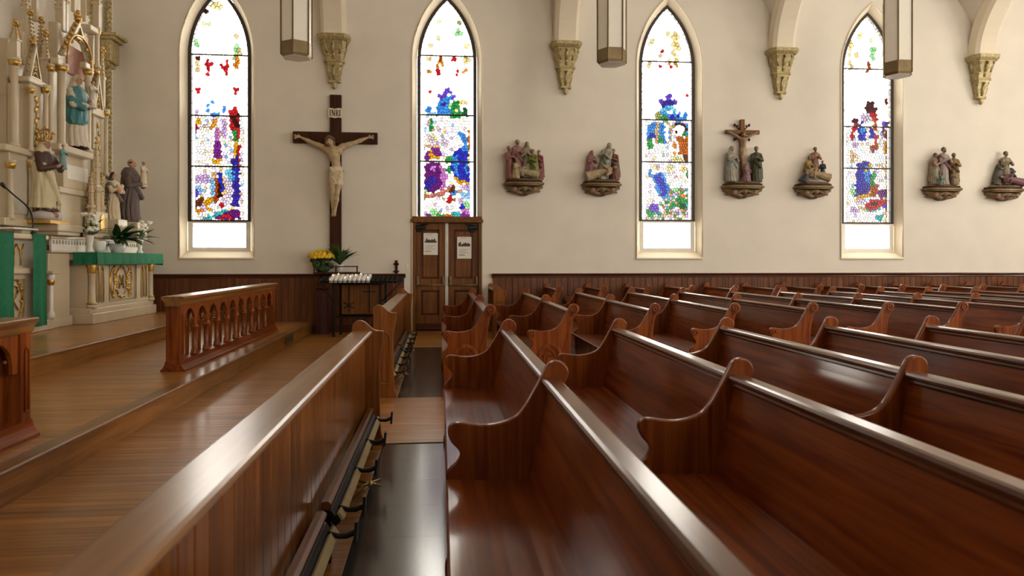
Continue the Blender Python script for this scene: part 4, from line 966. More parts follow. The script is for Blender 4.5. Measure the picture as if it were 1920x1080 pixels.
# ================================================================== CRUCIFIX
CX = -2.03; CY = WALL
cr = thing('crucifix', 'large wooden crucifix with carved figure hanging on the wall over the candle stand', 'crucifix', (CX, CY, 1.5))
MB().cbox(-0.108, 0.108, -0.075, -0.002, 0.0, 3.09, 0.006).build('upright_beam', 'cross_wood', cr)
MB().cbox(-0.80, 0.80, -0.10, -0.010, 2.145, 2.365, 0.006).build('cross_beam', 'cross_wood', cr)
tp = MB()
pts = [(-0.125 + 0.25 * k / 8, 0.008 * math.sin(k * 1.3)) for k in range(9)]
pl = [(x, 2.64 + d) for x, d in pts] + [(x * 1.06, 2.82 + d) for x, d in reversed(pts)]
plq = link('title_board', use(plate(pl, [], 0.02, off=-0.092), 'parchment'), cr)
def letters(parent, z0, h, y):
    m = MB(); t = 0.016
    def stroke(x0, z0_, x1, z1, w=t):
        d = Vector((x1 - x0, 0, z1 - z0_)).normalized(); nrm = Vector((-d.z, 0, d.x)) * w / 2
        a, b = Vector((x0, 0, z0_)), Vector((x1, 0, z1))
        q = [a + nrm, b + nrm, b - nrm, a - nrm]
        m.add([(v.x, y, v.z) for v in q] + [(v.x, y + 0.003, v.z) for v in q], [(0, 1, 2, 3), (4, 7, 6, 5), (0, 4, 5, 1), (1, 5, 6, 2), (2, 6, 7, 3), (3, 7, 4, 0)])
    def serif(x, z): stroke(x - 0.017, z, x + 0.017, z, 0.006)
    z1 = z0 + h
    for x in (-0.095, 0.088):
        stroke(x, z0, x, z1); serif(x, z0); serif(x, z1)
    stroke(-0.058, z0, -0.058, z1, 0.010); stroke(-0.06, z1, -0.012, z0, 0.018); stroke(-0.012, z0, -0.012, z1, 0.010); serif(-0.058, z0); serif(-0.06, z1); serif(-0.012, z1)
    stroke(0.022, z0, 0.022, z1); serif(0.022, z0)
    for (a, b, c, d) in ((0.02, z1 - 0.004, 0.045, z1 - 0.006), (0.045, z1 - 0.006, 0.056, z1 - h * 0.25), (0.056, z1 - h * 0.25, 0.045, z1 - h * 0.48), (0.045, z1 - h * 0.48, 0.02, z1 - h * 0.5)): stroke(a, b, c, d, 0.011)
    stroke(0.036, z1 - h * 0.5, 0.062, z0 + 0.002, 0.013); serif(0.064, z0)
    m.build('lettering', 'ink', parent)
letters(plq, 2.672, 0.115, -0.1055)
SK = (0.52, 0.40, 0.24); HR = (0.13, 0.075, 0.04); CLO = (0.70, 0.60, 0.42)
S = Sculpt().frame((0, -0.10, 0))
g = lambda x, z, y=-0.05: (x, y, z)
def limb(pts, rs, col=SK, k=0.02):
    for (p, q), (a, b) in zip(zip(pts, pts[1:]), zip(rs, rs[1:])): S.cone(p, q, a, b, col, k)
limb([g(-0.02, 1.99, -.07), g(0.0, 1.86, -.085), g(0.025, 1.74, -.07), g(0.03, 1.64, -.06)], [0.10, 0.098, 0.078, 0.088])
S.ell(g(-0.055, 1.96, -.10), (0.08, 0.06, 0.06), SK); S.ell(g(0.055, 1.965, -.10), (0.08, 0.06, 0.06), SK)
S.ell(g(0.0, 1.78, -.13), (0.05, 0.03, 0.07), SK)
for s in (-1, 1):
    sh = g(-0.165, 2.04, -.06) if s < 0 else g(0.14, 2.07, -.06)
    el = g(-0.436, 2.145, -.045) if s < 0 else g(0.41, 2.17, -.045)
    wr = g(-0.625, 2.235, -.03) if s < 0 else g(0.60, 2.252, -.03)
    limb([g(s * 0.06, 1.985, -.07), sh, ((sh[0] + el[0]) / 2, -.05, (sh[2] + el[2]) / 2), el, ((el[0] * .65 + wr[0] * .35), -.04, el[2] * .65 + wr[2] * .35), wr], [0.085, 0.062, 0.050, 0.038, 0.040, 0.024])
    hx, hz = wr[0] + s * 0.055, wr[2] + 0.02
    S.ell((hx, -0.03, hz), (0.042, 0.016, 0.032), SK, 0.01)
    for k in range(4):
        a = math.radians(22 - 17 * k) if s > 0 else math.radians(158 + 17 * k)
        b = (hx + s * 0.03 * 1, -0.03, hz + 0.018 - 0.012 * k)
        c = (b[0] + 0.040 * math.cos(a), -0.042, b[2] + 0.040 * math.sin(a)); d = (c[0] + 0.018 * math.cos(a), -0.062, c[2] + 0.01 * math.sin(a))
        S.cone(b, c, 0.0095, 0.0085, SK, 0.004); S.cone(c, d, 0.0085, 0.007, SK, 0.004)
    S.cone((hx - s * 0.015, -0.035, hz + 0.02), (hx + s * 0.012, -0.062, hz + 0.046), 0.010, 0.008, SK, 0.006)
# head fallen forward and to the side
S.cone(g(-0.03, 2.03, -.07), g(-0.07, 2.12, -.12), 0.048, 0.045, SK)
S.ell(g(-0.085, 2.155, -.155), (0.066, 0.078, 0.092), SK, 0.015)
S.ell(g(-0.085, 2.195, -.125), (0.090, 0.090, 0.085), HR, 0.006)
S.cone(g(-0.15, 2.16, -.11), g(-0.155, 2.03, -.09), 0.04, 0.022, HR, 0.01); S.cone(g(-0.02, 2.16, -.11), g(-0.0, 2.05, -.10), 0.036, 0.02, HR, 0.01)
S.ell(g(-0.095, 2.075, -.195), (0.034, 0.028, 0.036), HR, 0.008)
S.cone(g(-0.088, 2.165, -.225), g(-0.094, 2.125, -.240), 0.010, 0.016, SK, 0.006)
for e in (-1, 1):
    S.ell(g(-0.088 + e * 0.028, 2.155, -.222), (0.013, 0.008, 0.008), (0.2, 0.12, 0.08), 0.0); S.ell(g(-0.088 + e * 0.03, 2.172, -.222), (0.02, 0.01, 0.006), HR, 0.002)
S.ell(g(-0.095, 2.103, -.228), (0.018, 0.008, 0.006), (0.35, 0.15, 0.1), 0.0)
for k in range(14):            # crown of thorns
    a, b = 2 * PI * k / 14, 2 * PI * (k + 1) / 14
    S.cone(g(-0.085 + 0.095 * math.cos(a), 2.205 + 0.012 * math.sin(3 * a), -.13 + 0.095 * math.sin(a)), g(-0.085 + 0.095 * math.cos(b), 2.205 + 0.012 * math.sin(3 * b), -.13 + 0.095 * math.sin(b)), 0.015, 0.015, (0.09, 0.06, 0.035), 0.004)
# legs, crossed at the feet
limb([g(-0.035, 1.60, -.06), g(-0.045, 1.36, -.10), g(-0.03, 1.18, -.12), g(-0.035, 1.06, -.095), g(-0.03, 0.85, -.055)], [0.090, 0.070, 0.050, 0.050, 0.030])
limb([g(0.085, 1.60, -.06), g(0.075, 1.36, -.10), g(0.045, 1.17, -.12), g(0.035, 1.05, -.105), g(0.005, 0.85, -.08)], [0.090, 0.070, 0.050, 0.050, 0.030])
for (x, yy) in ((-0.03, -.06), (0.012, -.095)):
    S.cone(g(x, 0.84, yy), g(x - 0.005, 0.745, yy - 0.045), 0.028, 0.022, SK, 0.01)
    for k in range(5): S.cone(g(x - 0.022 + 0.011 * k, 0.75, yy - 0.045), g(x - 0.024 + 0.011 * k, 0.728 + 0.003 * k, yy - 0.055), 0.009, 0.007, SK, 0.003)
S.robe([(1.33, 0.125, 0.085, 0.04, -.10), (1.45, 0.135, 0.095, 0.035, -.095), (1.57, 0.132, 0.10, 0.03, -.085), (1.68, 0.118, 0.095, 0.03, -.08)], CLO, 9, 0.045, 0.008)
for k in range(5):             # knotted folds of the loincloth
    S.cone(g(-0.085 + 0.02 * k, 1.66 - 0.01 * k, -.165), g(0.09 + 0.015 * k, 1.40 + 0.045 * k, -.185), 0.014, 0.012, CLO, 0.008)
for k in range(3): S.cone(g(0.12, 1.62 - .03 * k, -.14), g(-0.05 + 0.03 * k, 1.46 - 0.03 * k, -.19), 0.012, 0.010, CLO, 0.008)
S.build('carved_figure', 0.0085, cr, 'painted_corpus')

# ================================================================== STATIONS OF THE CROSS
def folk(S, x, y, z, h, face=0.0, robe=(0.4, 0.3, 0.2), mantle=None, hair=(0.10, 0.06, 0.04), skin=(0.50, 0.33, 0.22), lean=0.0, side=0.0, pose='stand', arms=None, veil=None, bare=False):
    """one robed figure, unit height, facing -y before turning; lean tips forward, side tips sideways"""
    S.frame((x, y, z), h, rot3(face) @ rot3(0, lean) @ rot3(0, 0, side))
    top = 0.80
    if pose == 'kneel':
        S.robe([(0.0, 0.17, 0.24, 0, 0.06), (0.10, 0.18, 0.24, 0, 0.06), (0.25, 0.155, 0.17, 0, 0.01), (0.45, 0.135, 0.12, 0, -0.01), (0.60, 0.14, 0.10, 0, 0.0), (0.68, 0.07, 0.06, 0, 0)], robe, 11, 0.06)
        d = -0.14; top = 0.66
    else:
        st = [(0.0, 0.155, 0.135, 0, 0), (0.10, 0.140, 0.120, 0, 0), (0.35, 0.125, 0.105, 0, 0), (0.55, 0.105, 0.085, 0, 0), (0.68, 0.125, 0.088, 0, 0), (0.77, 0.115, 0.075, 0, 0), (0.82, 0.05, 0.045, 0, 0)]
        S.robe(st, robe, 11, 0.07); d = 0.0; top = 0.80
    if bare:
        S.ell((0, -0.03, top - 0.10), (0.11, 0.075, 0.13), skin, 0.01)
    if mantle:
        S.robe([(0.08, 0.165, 0.10, 0.01, 0.06), (0.35 if pose != 'kneel' else 0.25, 0.155, 0.095, 0.01, 0.05), (top - 0.10, 0.145, 0.085, 0, 0.035), (top, 0.11, 0.07, 0, 0.03), (top + 0.03, 0.05, 0.04, 0, 0.02)], mantle, 9, 0.09, 0.006)
        S.cone((-0.12, -0.04, top - 0.08), (0.11, -0.10, top - 0.40), 0.05, 0.04, mantle, 0.02)
    S.cone((0, -0.005, top), (0, -0.02, top + 0.06), 0.034, 0.032, skin, 0.012)
    S.ell((0, -0.028, top + 0.115), (0.050, 0.058, 0.070), skin, 0.008)
    hc = veil or hair
    S.ell((0, -0.008, top + 0.130), (0.060, 0.062, 0.066), hc, 0.004)
    if veil:
        S.robe([(top - 0.12, 0.12, 0.075, 0, 0.035), (top, 0.10, 0.07, 0, 0.03), (top + 0.08, 0.068, 0.060, 0, 0.018), (top + 0.15, 0.055, 0.055, 0, 0.005)], veil, 7, 0.05, 0.008)
    S.cone((0, -0.082, top + 0.125), (0, -0.094, top + 0.102), 0.007, 0.011, skin, 0.004)
    for e in (-1, 1): S.ell((e * 0.02, -0.083, top + 0.124), (0.009, 0.006, 0.006), (0.08, 0.05, 0.04), 0)
    S.ell((0, -0.084, top + 0.080), (0.014, 0.006, 0.005), (0.33, 0.14, 0.11), 0)
    if not veil and pose != 'boy':
        S.ell((0, -0.070, top + 0.062), (0.028, 0.020, 0.024), hair, 0.006)
    arms = arms or [((-0.15, -0.10, top - 0.22), (-0.04, -0.17, top - 0.15)), ((0.15, -0.10, top - 0.22), (0.04, -0.17, top - 0.15))]
    for s, (e, w) in zip((-1, 1), arms):
        sl = skin if bare else robe
        S.cone((s * 0.105, 0, top - 0.045), e, 0.046, 0.040, sl, 0.015); S.cone(e, w, 0.040, 0.028 if bare else 0.036, sl, 0.012)
        dv = Vector(w) - Vector(e); dv = dv.normalized() if dv.length else Vector((0, -1, 0))
        q = Vector(w) + dv * 0.035; S.cone(w, tuple(q), 0.020, 0.019, skin, 0.008)
        for f in range(4):
            o_ = Vector((0.010 * (f - 1.5), 0, 0.004 * (f - 1.5)))
            S.cone(tuple(q + o_), tuple(q + o_ + dv * 0.03 + Vector((0, 0, -0.006))), 0.0075, 0.006, skin, 0.003)
        S.cone(tuple(Vector(w) + dv * 0.01), tuple(Vector(w) + dv * 0.03 + Vector((-s * 0.02, 0, 0.012))), 0.008, 0.006, skin, 0.004)
    return S
BROWN = (0.20, 0.11, 0.055)
def station(px, ytop, yshelf, ybot, half, label, figs, cross=False):
    X = wx(px, WALL - 0.15); z0 = wz(px, yshelf, WALL - 0.15); zb = wz(px, ybot, WALL - 0.15)
    p = thing('station_sculpture', label, 'wall sculpture', (X, WALL, z0), 0, 'station sculptures along the wall'); H = z0 - zb
    def shelf(a, d): return [(-a, 0), (a, 0), (a, -d * 0.55), (a * 0.72, -d), (-a * 0.72, -d), (-a, -d * 0.55)]
    def slab(a, d, zl, zh, nm, mt):
        m = plate(shelf(a, d), [], zh - zl, bevel=0.006, plane='xy', off=(zl + zh) / 2); link(nm, use(m, mt), p)
    slab(half * 0.94, 0.27, -0.045, 0.0, 'plinth', 'cross_wood'); slab(half * 1.03, 0.30, -0.085, -0.045, 'shelf', 'aged_gilt'); slab(half * 0.95, 0.27, -0.11, -0.085, 'shelf_moulding', 'bronze')
    S = Sculpt().frame((0, 0, 0)); G = (0.30, 0.20, 0.075); D_ = (0.14, 0.08, 0.04); FL = (0.42, 0.22, 0.16)
    S.ell((0, -0.09, -0.16), (half * 0.80, 0.13, 0.075), D_, 0.03); S.ell((0, -0.07, -H + 0.06), (half * 0.30, 0.09, 0.06), D_, 0.04)
    for s in (-1, 1):             # cherub heads and wings under the shelf
        S.ell((s * half * 0.52, -0.18, -0.185), (0.05, 0.05, 0.055), FL, 0.006); S.ell((s * half * 0.52, -0.165, -0.16), (0.055, 0.05, 0.04), G, 0.004)
        S.cone((s * half * 0.60, -0.14, -0.16), (s * half * 0.92, -0.08, -0.13), 0.045, 0.03, G, 0.015); S.cone((s * half * 0.58, -0.13, -0.20), (s * half * 0.82, -0.06, -0.21), 0.035, 0.02, G, 0.012)
        S.cone((s * half * 0.42, -0.17, -0.22), (s * 0.06, -0.14, -H + 0.05), 0.04, 0.03, FL if s > 0 else G, 0.012)
        S.cone((s * 0.03, -0.20, -0.14), (s * half * 0.36, -0.21, -0.20), 0.022, 0.016, G, 0.006)
    S.ell((0, -0.20, -0.17), (0.05, 0.04, 0.05), G, 0.008)
    S.build('bracket', 0.0125, p)
    S = Sculpt().frame((0, 0, 0)); S.ell((0, -0.13, 0.0), (half * 0.86, 0.11, 0.05), (0.24, 0.16, 0.09), 0.02)
    for i in range(4): S.ell((random.uniform(-.7, .7) * half, -0.18 + 0.05 * random.random(), 0.01), (0.09, 0.05, 0.035), (0.27, 0.18, 0.11), 0.02)
    S.build('rock_base', 0.0125, p)
    for f in figs:
        S = Sculpt(); folk(S, **f); S.build('figure', 0.0115, p)
    return p
U = (-PI / 2)
station(983, 262, 338, 367, 0.385, 'painted relief group of mourners in red, cream and green carrying a body', [
    dict(x=-0.27, y=-0.12, z=0.02, h=0.66, face=0.5, robe=(0.36, 0.13, 0.11), side=-0.08, hair=(0.3, 0.2, 0.1)),
    dict(x=-0.13, y=-0.08, z=0.08, h=0.74, face=0.2, robe=(0.42, 0.20, 0.19), mantle=(0.36, 0.16, 0.17)),
    dict(x=0.06, y=-0.09, z=0.06, h=0.72, face=-0.1, robe=(0.52, 0.42, 0.28), mantle=(0.22, 0.32, 0.31), veil=(0.42, 0.38, 0.28)),
    dict(x=0.20, y=-0.13, z=0.02, h=0.60, face=-0.5, robe=(0.24, 0.29, 0.05), mantle=(0.30, 0.33, 0.07), lean=0.15),
    dict(x=0.30, y=-0.09, z=0.02, h=0.60, face=-0.4, robe=(0.30, 0.07, 0.07), mantle=(0.30, 0.06, 0.07)),
    dict(x=-0.17, y=-0.20, z=0.02, h=0.46, face=0.6, robe=(0.60, 0.47, 0.27), mantle=(0.55, 0.40, 0.22), pose='kneel'),
    dict(x=0.27, y=-0.20, z=0.10, h=0.52, face=0, robe=(0.62, 0.52, 0.32), skin=(0.58, 0.44, 0.28), side=-1.35, bare=True)])
station(1129, 277, 340, 368, 0.385, 'painted relief group with a body on a sheet and a bending figure in pale blue', [
    dict(x=-0.24, y=-0.11, z=0.03, h=0.60, face=0.4, robe=(0.38, 0.16, 0.17), mantle=(0.40, 0.19, 0.15), veil=(0.30, 0.12, 0.11), side=0.08),
    dict(x=-0.02, y=-0.08, z=0.06, h=0.74, face=-0.6, robe=(0.55, 0.52, 0.40), mantle=(0.30, 0.40, 0.40), veil=(0.40, 0.44, 0.40), side=0.28),
    dict(x=0.27, y=-0.10, z=0.03, h=0.64, face=-0.5, robe=(0.28, 0.10, 0.08), mantle=(0.25, 0.15, 0.10), side=-0.05),
    dict(x=-0.33, y=-0.19, z=0.08, h=0.66, face=0, robe=(0.58, 0.46, 0.28), skin=(0.56, 0.40, 0.25), side=1.25, bare=True)])
st = station(1395, 218, 344, 372, 0.42, 'tall painted crucifixion group with mourners standing under a small wooden cross', [
    dict(x=-0.26, y=-0.13, z=0.03, h=0.74, face=0.35, robe=(0.46, 0.44, 0.36), mantle=(0.34, 0.42, 0.42), veil=(0.50, 0.46, 0.38)),
    dict(x=0.27, y=-0.13, z=0.03, h=0.74, face=-0.35, robe=(0.09, 0.10, 0.05), mantle=(0.10, 0.12, 0.05), hair=(0.07, 0.03, 0.02)),
    dict(x=0.03, y=-0.20, z=0.02, h=0.46, face=0.5, robe=(0.38, 0.20, 0.24), mantle=(0.42, 0.22, 0.24), pose='kneel', veil=(0.48, 0.30, 0.26))])
zc = 0.0
MB().cbox(-0.045, 0.045, -0.09, -0.02, 0.0, 1.32, 0.006).build('cross_upright', 'door', st)
MB().cbox(-0.36, 0.36, -0.10, -0.03, 1.02, 1.10, 0.006).build('cross_arm', 'door', st)
m = MB()
for a in (45, 135, 225, 315):
    c, s_ = math.cos(math.radians(a)), math.sin(math.radians(a))
    m.tube([(c * 0.05, -0.05, 1.06 + s_ * 0.05), (c * 0.22, -0.05, 1.06 + s_ * 0.22)], 0.012, 6).ball((c * 0.22, -0.05, 1.06 + s_ * 0.22), 0.024, 8, 5).ball((c * 0.18 + 0.03, -0.05, 1.06 + s_ * 0.19), 0.018, 6, 4).ball((c * 0.18 - 0.03, -0.05, 1.06 + s_ * 0.19), 0.018, 6, 4)
m.build('ray', 'cross_wood', st)
S = Sculpt().frame((0, -0.11, 0.34), 1.0); sk = (0.46, 0.28, 0.15)
limb([(0, 0, .55), (0, 0, .43), (0.01, 0, .36)], [.062, .05, .055], sk); S.ell((0, -.03, .66), (.038, .042, .052), sk, .008); S.ell((0, -.012, .675), (.046, .045, .045), HR, .004); S.ell((0, -.05, .622), (.022, .018, .02), HR, .004)
for s in (-1, 1): limb([(s * .05, 0, .57), (s * .16, 0, .645), (s * .28, 0, .70), (s * .325, -.01, .715)], [.035, .024, .016, .014], sk); limb([(s * .03, 0, .34), (s * .028, -.02, .16), (s * .008, 0, -.02), (0, -.03, -.07)], [.045, .034, .02, .018], sk)
S.robe([(.22, .07, .055, .005, 0), (.32, .072, .06, 0, 0), (.39, .062, .055, 0, 0)], (.55, .42, .25), 7, .06, .005)
S.build('small_corpus', 0.0105, st)
station(1528, 268, 345, 373, 0.39, 'painted relief group with a bare-chested man above others stretching a fallen man', [
    dict(x=-0.14, y=-0.08, z=0.06, h=0.52, face=0.4, robe=(0.42, 0.27, 0.06), mantle=(0.44, 0.29, 0.07), lean=0.12),
    dict(x=0.04, y=-0.08, z=0.16, h=0.62, face=0, robe=(0.36, 0.18, 0.12), skin=(0.42, 0.22, 0.14), bare=True),
    dict(x=0.20, y=-0.10, z=0.10, h=0.40, face=-0.6, robe=(0.08, 0.08, 0.10), skin=(0.38, 0.19, 0.12), lean=0.2),
    dict(x=-0.24, y=-0.16, z=0.03, h=0.40, face=0.6, robe=(0.07, 0.10, 0.13), skin=(0.45, 0.25, 0.15), pose='kneel', lean=0.3, bare=True),
    dict(x=0.30, y=-0.19, z=0.12, h=0.60, face=0, robe=(0.50, 0.38, 0.20), skin=(0.52, 0.36, 0.20), side=-1.3, bare=True)])
station(1770, 272, 349, 376, 0.40, 'painted relief group of a man in white being stripped by two others', [
    dict(x=-0.20, y=-0.12, z=0.03, h=0.68, face=0.5, robe=(0.30, 0.30, 0.18), skin=(0.46, 0.28, 0.22), mantle=(0.35, 0.25, 0.20), bare=True, side=0.06),
    dict(x=0.0, y=-0.13, z=0.03, h=0.80, face=0.1, robe=(0.46, 0.40, 0.38), mantle=(0.22, 0.06, 0.06), skin=(0.52, 0.36, 0.24)),
    dict(x=0.24, y=-0.12, z=0.03, h=0.68, face=-0.4, robe=(0.36, 0.23, 0.07), skin=(0.38, 0.20, 0.13), mantle=(0.26, 0.15, 0.05)),
    dict(x=-0.16, y=-0.22, z=0.01, h=0.30, face=0.4, robe=(0.20, 0.26, 0.22), pose='kneel', lean=0.3),
    dict(x=0.16, y=-0.21, z=0.01, h=0.36, face=-0.4, robe=(0.30, 0.20, 0.12), pose='kneel')])
station(1886, 282, 351, 377, 0.41, 'dark painted relief group of two men bending over one who has fallen', [
    dict(x=-0.18, y=-0.12, z=0.03, h=0.60, face=0.5, robe=(0.16, 0.15, 0.12), side=0.35, mantle=(0.12, 0.10, 0.09)),
    dict(x=0.04, y=-0.09, z=0.06, h=0.72, face=0, robe=(0.36, 0.30, 0.18), skin=(0.42, 0.28, 0.18)),
    dict(x=0.26, y=-0.12, z=0.03, h=0.50, face=-0.5, robe=(0.08, 0.11, 0.13), side=-0.35, mantle=(0.07, 0.09, 0.11)),
    dict(x=0.36, y=-0.20, z=0.09, h=0.58, face=0, robe=(0.24, 0.09, 0.13), side=-1.35)])

# ================================================================== CARVED VAULT BRACKETS
def corbel(X, label):
    p = thing('vault_bracket', label, 'bracket', (X, WALL - 0.004, SP0), 0, 'carved vault brackets')
    def tier(z0, z1, a0, a1, d0, d1, nm, mt='old_gold'):
        vs = []
        for z, a, d in ((z0, a0, d0), (z1, a1, d1)):
            vs += [(-a, 0.0, z), (a, 0.0, z), (a, -d * 0.7, z), (a * 0.72, -d, z), (-a * 0.72, -d, z), (-a, -d * 0.7, z)]
        return MB().add(vs, [(i, (i + 1) % 6, (i + 1) % 6 + 6, i + 6) for i in range(6)] + [tuple(range(6))[::-1], tuple(range(6, 12))]).build(nm, mt, p)
    tier(-0.02, 0.04, 0.30, 0.31, 0.33, 0.34, 'abacus'); tier(-0.07, -0.02, 0.26, 0.30, 0.29, 0.33, 'abacus_moulding')
    tier(-0.42, -0.07, 0.17, 0.24, 0.17, 0.26, 'capital'); tier(-0.46, -0.42, 0.19, 0.19, 0.19, 0.19, 'necking')
    tier(-0.80, -0.46, 0.10, 0.165, 0.10, 0.165, 'drop'); tier(-0.84, -0.80, 0.12, 0.12, 0.12, 0.12, 'necking')
    MB().lathe([(0.012, -0.97), (0.035, -0.95), (0.05, -0.92), (0.035, -0.89), (0.06, -0.86), (0.05, -0.84)], 10, (0, -0.072, 0)).build('finial', 'old_gold', p)
    leaf = MB()
    for q in range(5):            # curling acanthus leaves
        t = [(-0.19, -0.085), (-0.12, -0.19), (0.0, -0.22), (0.12, -0.19), (0.19, -0.085)][q]
        for lev, (z0, z1, sc) in enumerate(((-0.40, -0.24, 0.85), (-0.30, -0.09, 1.12))):
            x, y = t[0] * sc, t[1] * sc
            leaf.tube([(x * 0.86, y * 0.86, z0), (x, y, (z0 + z1) / 2), (x * 1.10, y * 1.10, z1), (x * 1.20, y * 1.18, z1 - 0.02), (x * 1.15, y * 1.14, z1 - 0.06)], [0.028, 0.040, 0.036, 0.028, 0.014], 7)
    for q in range(3):
        x, y = [(-0.10, -0.10), (0, -0.14), (0.10, -0.10)][q]
        leaf.tube([(x * 0.75, y * 0.75, -0.79), (x, y, -0.64), (x * 1.2, y * 1.2, -0.52), (x * 1.4, y * 1.35, -0.53)], [0.022, 0.034, 0.032, 0.016], 7)
    leaf.build('acanthus_leaves', 'old_gold', p)
for X, w in zip(COR_X[1:5], ('above the large crucifix', 'above the mourners in red and green', 'above the small crucifixion group', 'above the darkest reliefs, farthest from the altar')):
    corbel(X, 'gilded carved bracket under a vault rib, ' + w)
corbel(COR_X[5], 'gilded carved plaster bracket near the rear wall of the church')

# ================================================================== PENDANT LAMPS
def lamp(X, Y, zb, ang, label):
    p = thing('pendant_lamp', label, 'lamp', (X, Y, zb), ang, 'pendant lamps'); r = 0.215; Hh = 1.15
    hexa = lambda rr: [(rr * math.cos(PI / 3 * i), rr * math.sin(PI / 3 * i)) for i in range(6)]
    def prism(r0, r1, z0, z1, nm, mt):
        return MB().lathe([(r0, z0), (r1, z1)], 6, smooth=False).build(nm, mt, p)
    prism(r * 0.93, r, 0.0, 0.035, 'bottom_rim', 'bronze'); prism(r * 0.88, r * 0.88, -0.004, 0.004, 'lens', 'opal_glass')
    prism(r, r, 0.035, 0.20, 'lower_band', 'bronze')
    for i in range(6):
        a, b = hexa(r * 0.97)[i], hexa(r * 0.97)[(i + 1) % 6]
        MB().add([(a[0], a[1], 0.20), (b[0], b[1], 0.20), (b[0], b[1], Hh), (a[0], a[1], Hh), (a[0] * .96, a[1] * .96, 0.20), (b[0] * .96, b[1] * .96, 0.20), (b[0] * .96, b[1] * .96, Hh), (a[0] * .96, a[1] * .96, Hh)], [(0, 1, 2, 3), (7, 6, 5, 4), (0, 4, 5, 1), (1, 5, 6, 2), (2, 6, 7, 3), (3, 7, 4, 0)]).build('glass_panel', 'opal_glass', p)
        c = hexa(r)[i]; MB().tube([(c[0], c[1], 0.02), (c[0], c[1], Hh)], 0.011, 6, False).build('corner_bar', 'bronze', p)
    prism(r, r, Hh, Hh + 0.10, 'upper_band', 'bronze'); prism(r, 0.06, Hh + 0.10, Hh + 0.30, 'cap', 'bronze')
    MB().cyl(0, 0, Hh + 0.28, vault_z(X, Y) - zb + 0.02, 0.015).build('stem', 'bronze', p)
lamp(wx(556, 10), 10.0, wz(556, 109, 10), math.radians(-92), 'hexagonal bronze and opal glass pendant lamp hanging before the large crucifix bay')
lamp(wx(1147, 10), 10.0, wz(1147, 121, 10), math.radians(-58), 'hexagonal bronze and opal glass pendant lamp hanging between the second and third windows')
lamp(wx(1683, 10), 10.0, wz(1683, 143, 10), math.radians(-122), 'hexagonal bronze and opal glass pendant lamp hanging in front of the fourth window')

# ================================================================== SIDE ALTAR
def zat(px, py, X): return sz(px, py, X)
AXF = -5.25; AY0, AY1 = 11.24, 13.58; AZ = STEP2
al = thing('side_altar', 'cream painted side altar with gilded monogram panel and corner columns', 'altar', (0, 0, 0))
MB().cbox(-5.95, AXF - 0.10, AY0 + 0.06, AY1 - 0.06, AZ, 1.40, 0.01).build('body', 'altar_paint', al)
MB().cbox(-5.95, AXF + 0.02, AY0 - 0.02, AY1 + 0.02, AZ, AZ + 0.16, 0.01).cbox(-5.95, AXF - 0.02, AY0 + 0.01, AY1 - 0.01, AZ + 0.15, AZ + 0.24, 0.015).build('plinth', 'altar_paint', al)
MB().cbox(-5.95, AXF + 0.06, AY0 - 0.06, AY1 + 0.06, 1.39, 1.50, 0.015).build('mensa', 'altar_paint', al)
colp = [(0.075, 0.66), (0.075, 0.70), (0.055, 0.72), (0.065, 0.735), (0.05, 0.75), (0.046, 1.17), (0.06, 1.18), (0.05, 1.20), (0.055, 1.24), (0.085, 1.34), (0.085, 1.39)]
for y in (AY0 + 0.09, AY1 - 0.09):
    c = MB().lathe(colp, 16, (AXF - 0.05, y, 0)).build('column', 'altar_paint', al)
    MB().lathe([(0.058, 1.19), (0.064, 1.21), (0.060, 1.25), (0.092, 1.33), (0.080, 1.35)], 10, (AXF - 0.05, y, 0)).build('gilt_capital', 'gold', c)
    MB().lathe([(0.070, 0.715), (0.074, 0.73), (0.066, 0.745)], 16, (AXF - 0.05, y, 0)).build('gilt_band', 'gold', c)
yc = (AY0 + AY1) / 2; XF = AXF - 0.10
fr = [[(yc - 0.52, 0.72), (yc + 0.52, 0.72), (yc + 0.52, 1.34), (yc - 0.52, 1.34)]]
for s in (-1, 1):
    for k in (0, 1):
        fr.append(lancet(yc + s * (0.74 + 0.15 * k), 0.055, 0.72, 1.18, 1.30, 6))
ap = link('front_frame', use(plate([(AY0 + 0.16, 0.66), (AY1 - 0.16, 0.66), (AY1 - 0.16, 1.39), (AY0 + 0.16, 1.39)], fr, 0.05, bevel=0.008, plane='yz', off=XF + 0.02), 'altar_paint'), al)
MB().box(XF - 0.005, XF + 0.004, AY0 + 0.18, AY1 - 0.18, 0.68, 1.38).build('panel', 'altar_panel', al)
def gilt_ring(parent, X, y, z, ry_, rz, r=0.018, a0=0, a1=360, leaves=True, n=24):
    m = MB(); pts = []
    for k in range(n + 1):
        a = math.radians(a0 + (a1 - a0) * k / n); pts.append((X, y + ry_ * math.cos(a), z + rz * math.sin(a)))
    m.tube(pts, r, 6)
    if leaves:
        for k in range(0, n, 2):
            p = pts[k]; m.ball((p[0] + 0.008, p[1] + random.uniform(-.03, .03), p[2] + random.uniform(-.03, .03)), r * 1.6, 6, 4, (0.6, 1.2, 0.8))
    return m.build('gilt_scroll', 'gold', parent)
gilt_ring(al, XF + 0.012, yc, 1.03, 0.20, 0.25); gilt_ring(al, XF + 0.012, yc - 0.37, 1.03, 0.13, 0.25, a0=-70, a1=70); gilt_ring(al, XF + 0.012, yc + 0.37, 1.03, 0.13, 0.25, a0=110, a1=250)
gilt_ring(al, XF + 0.012, yc - 0.20, 1.03, 0.20, 0.27, a0=100, a1=250, leaves=False); gilt_ring(al, XF + 0.012, yc + 0.20, 1.03, 0.20, 0.27, a0=-70, a1=80, leaves=False)
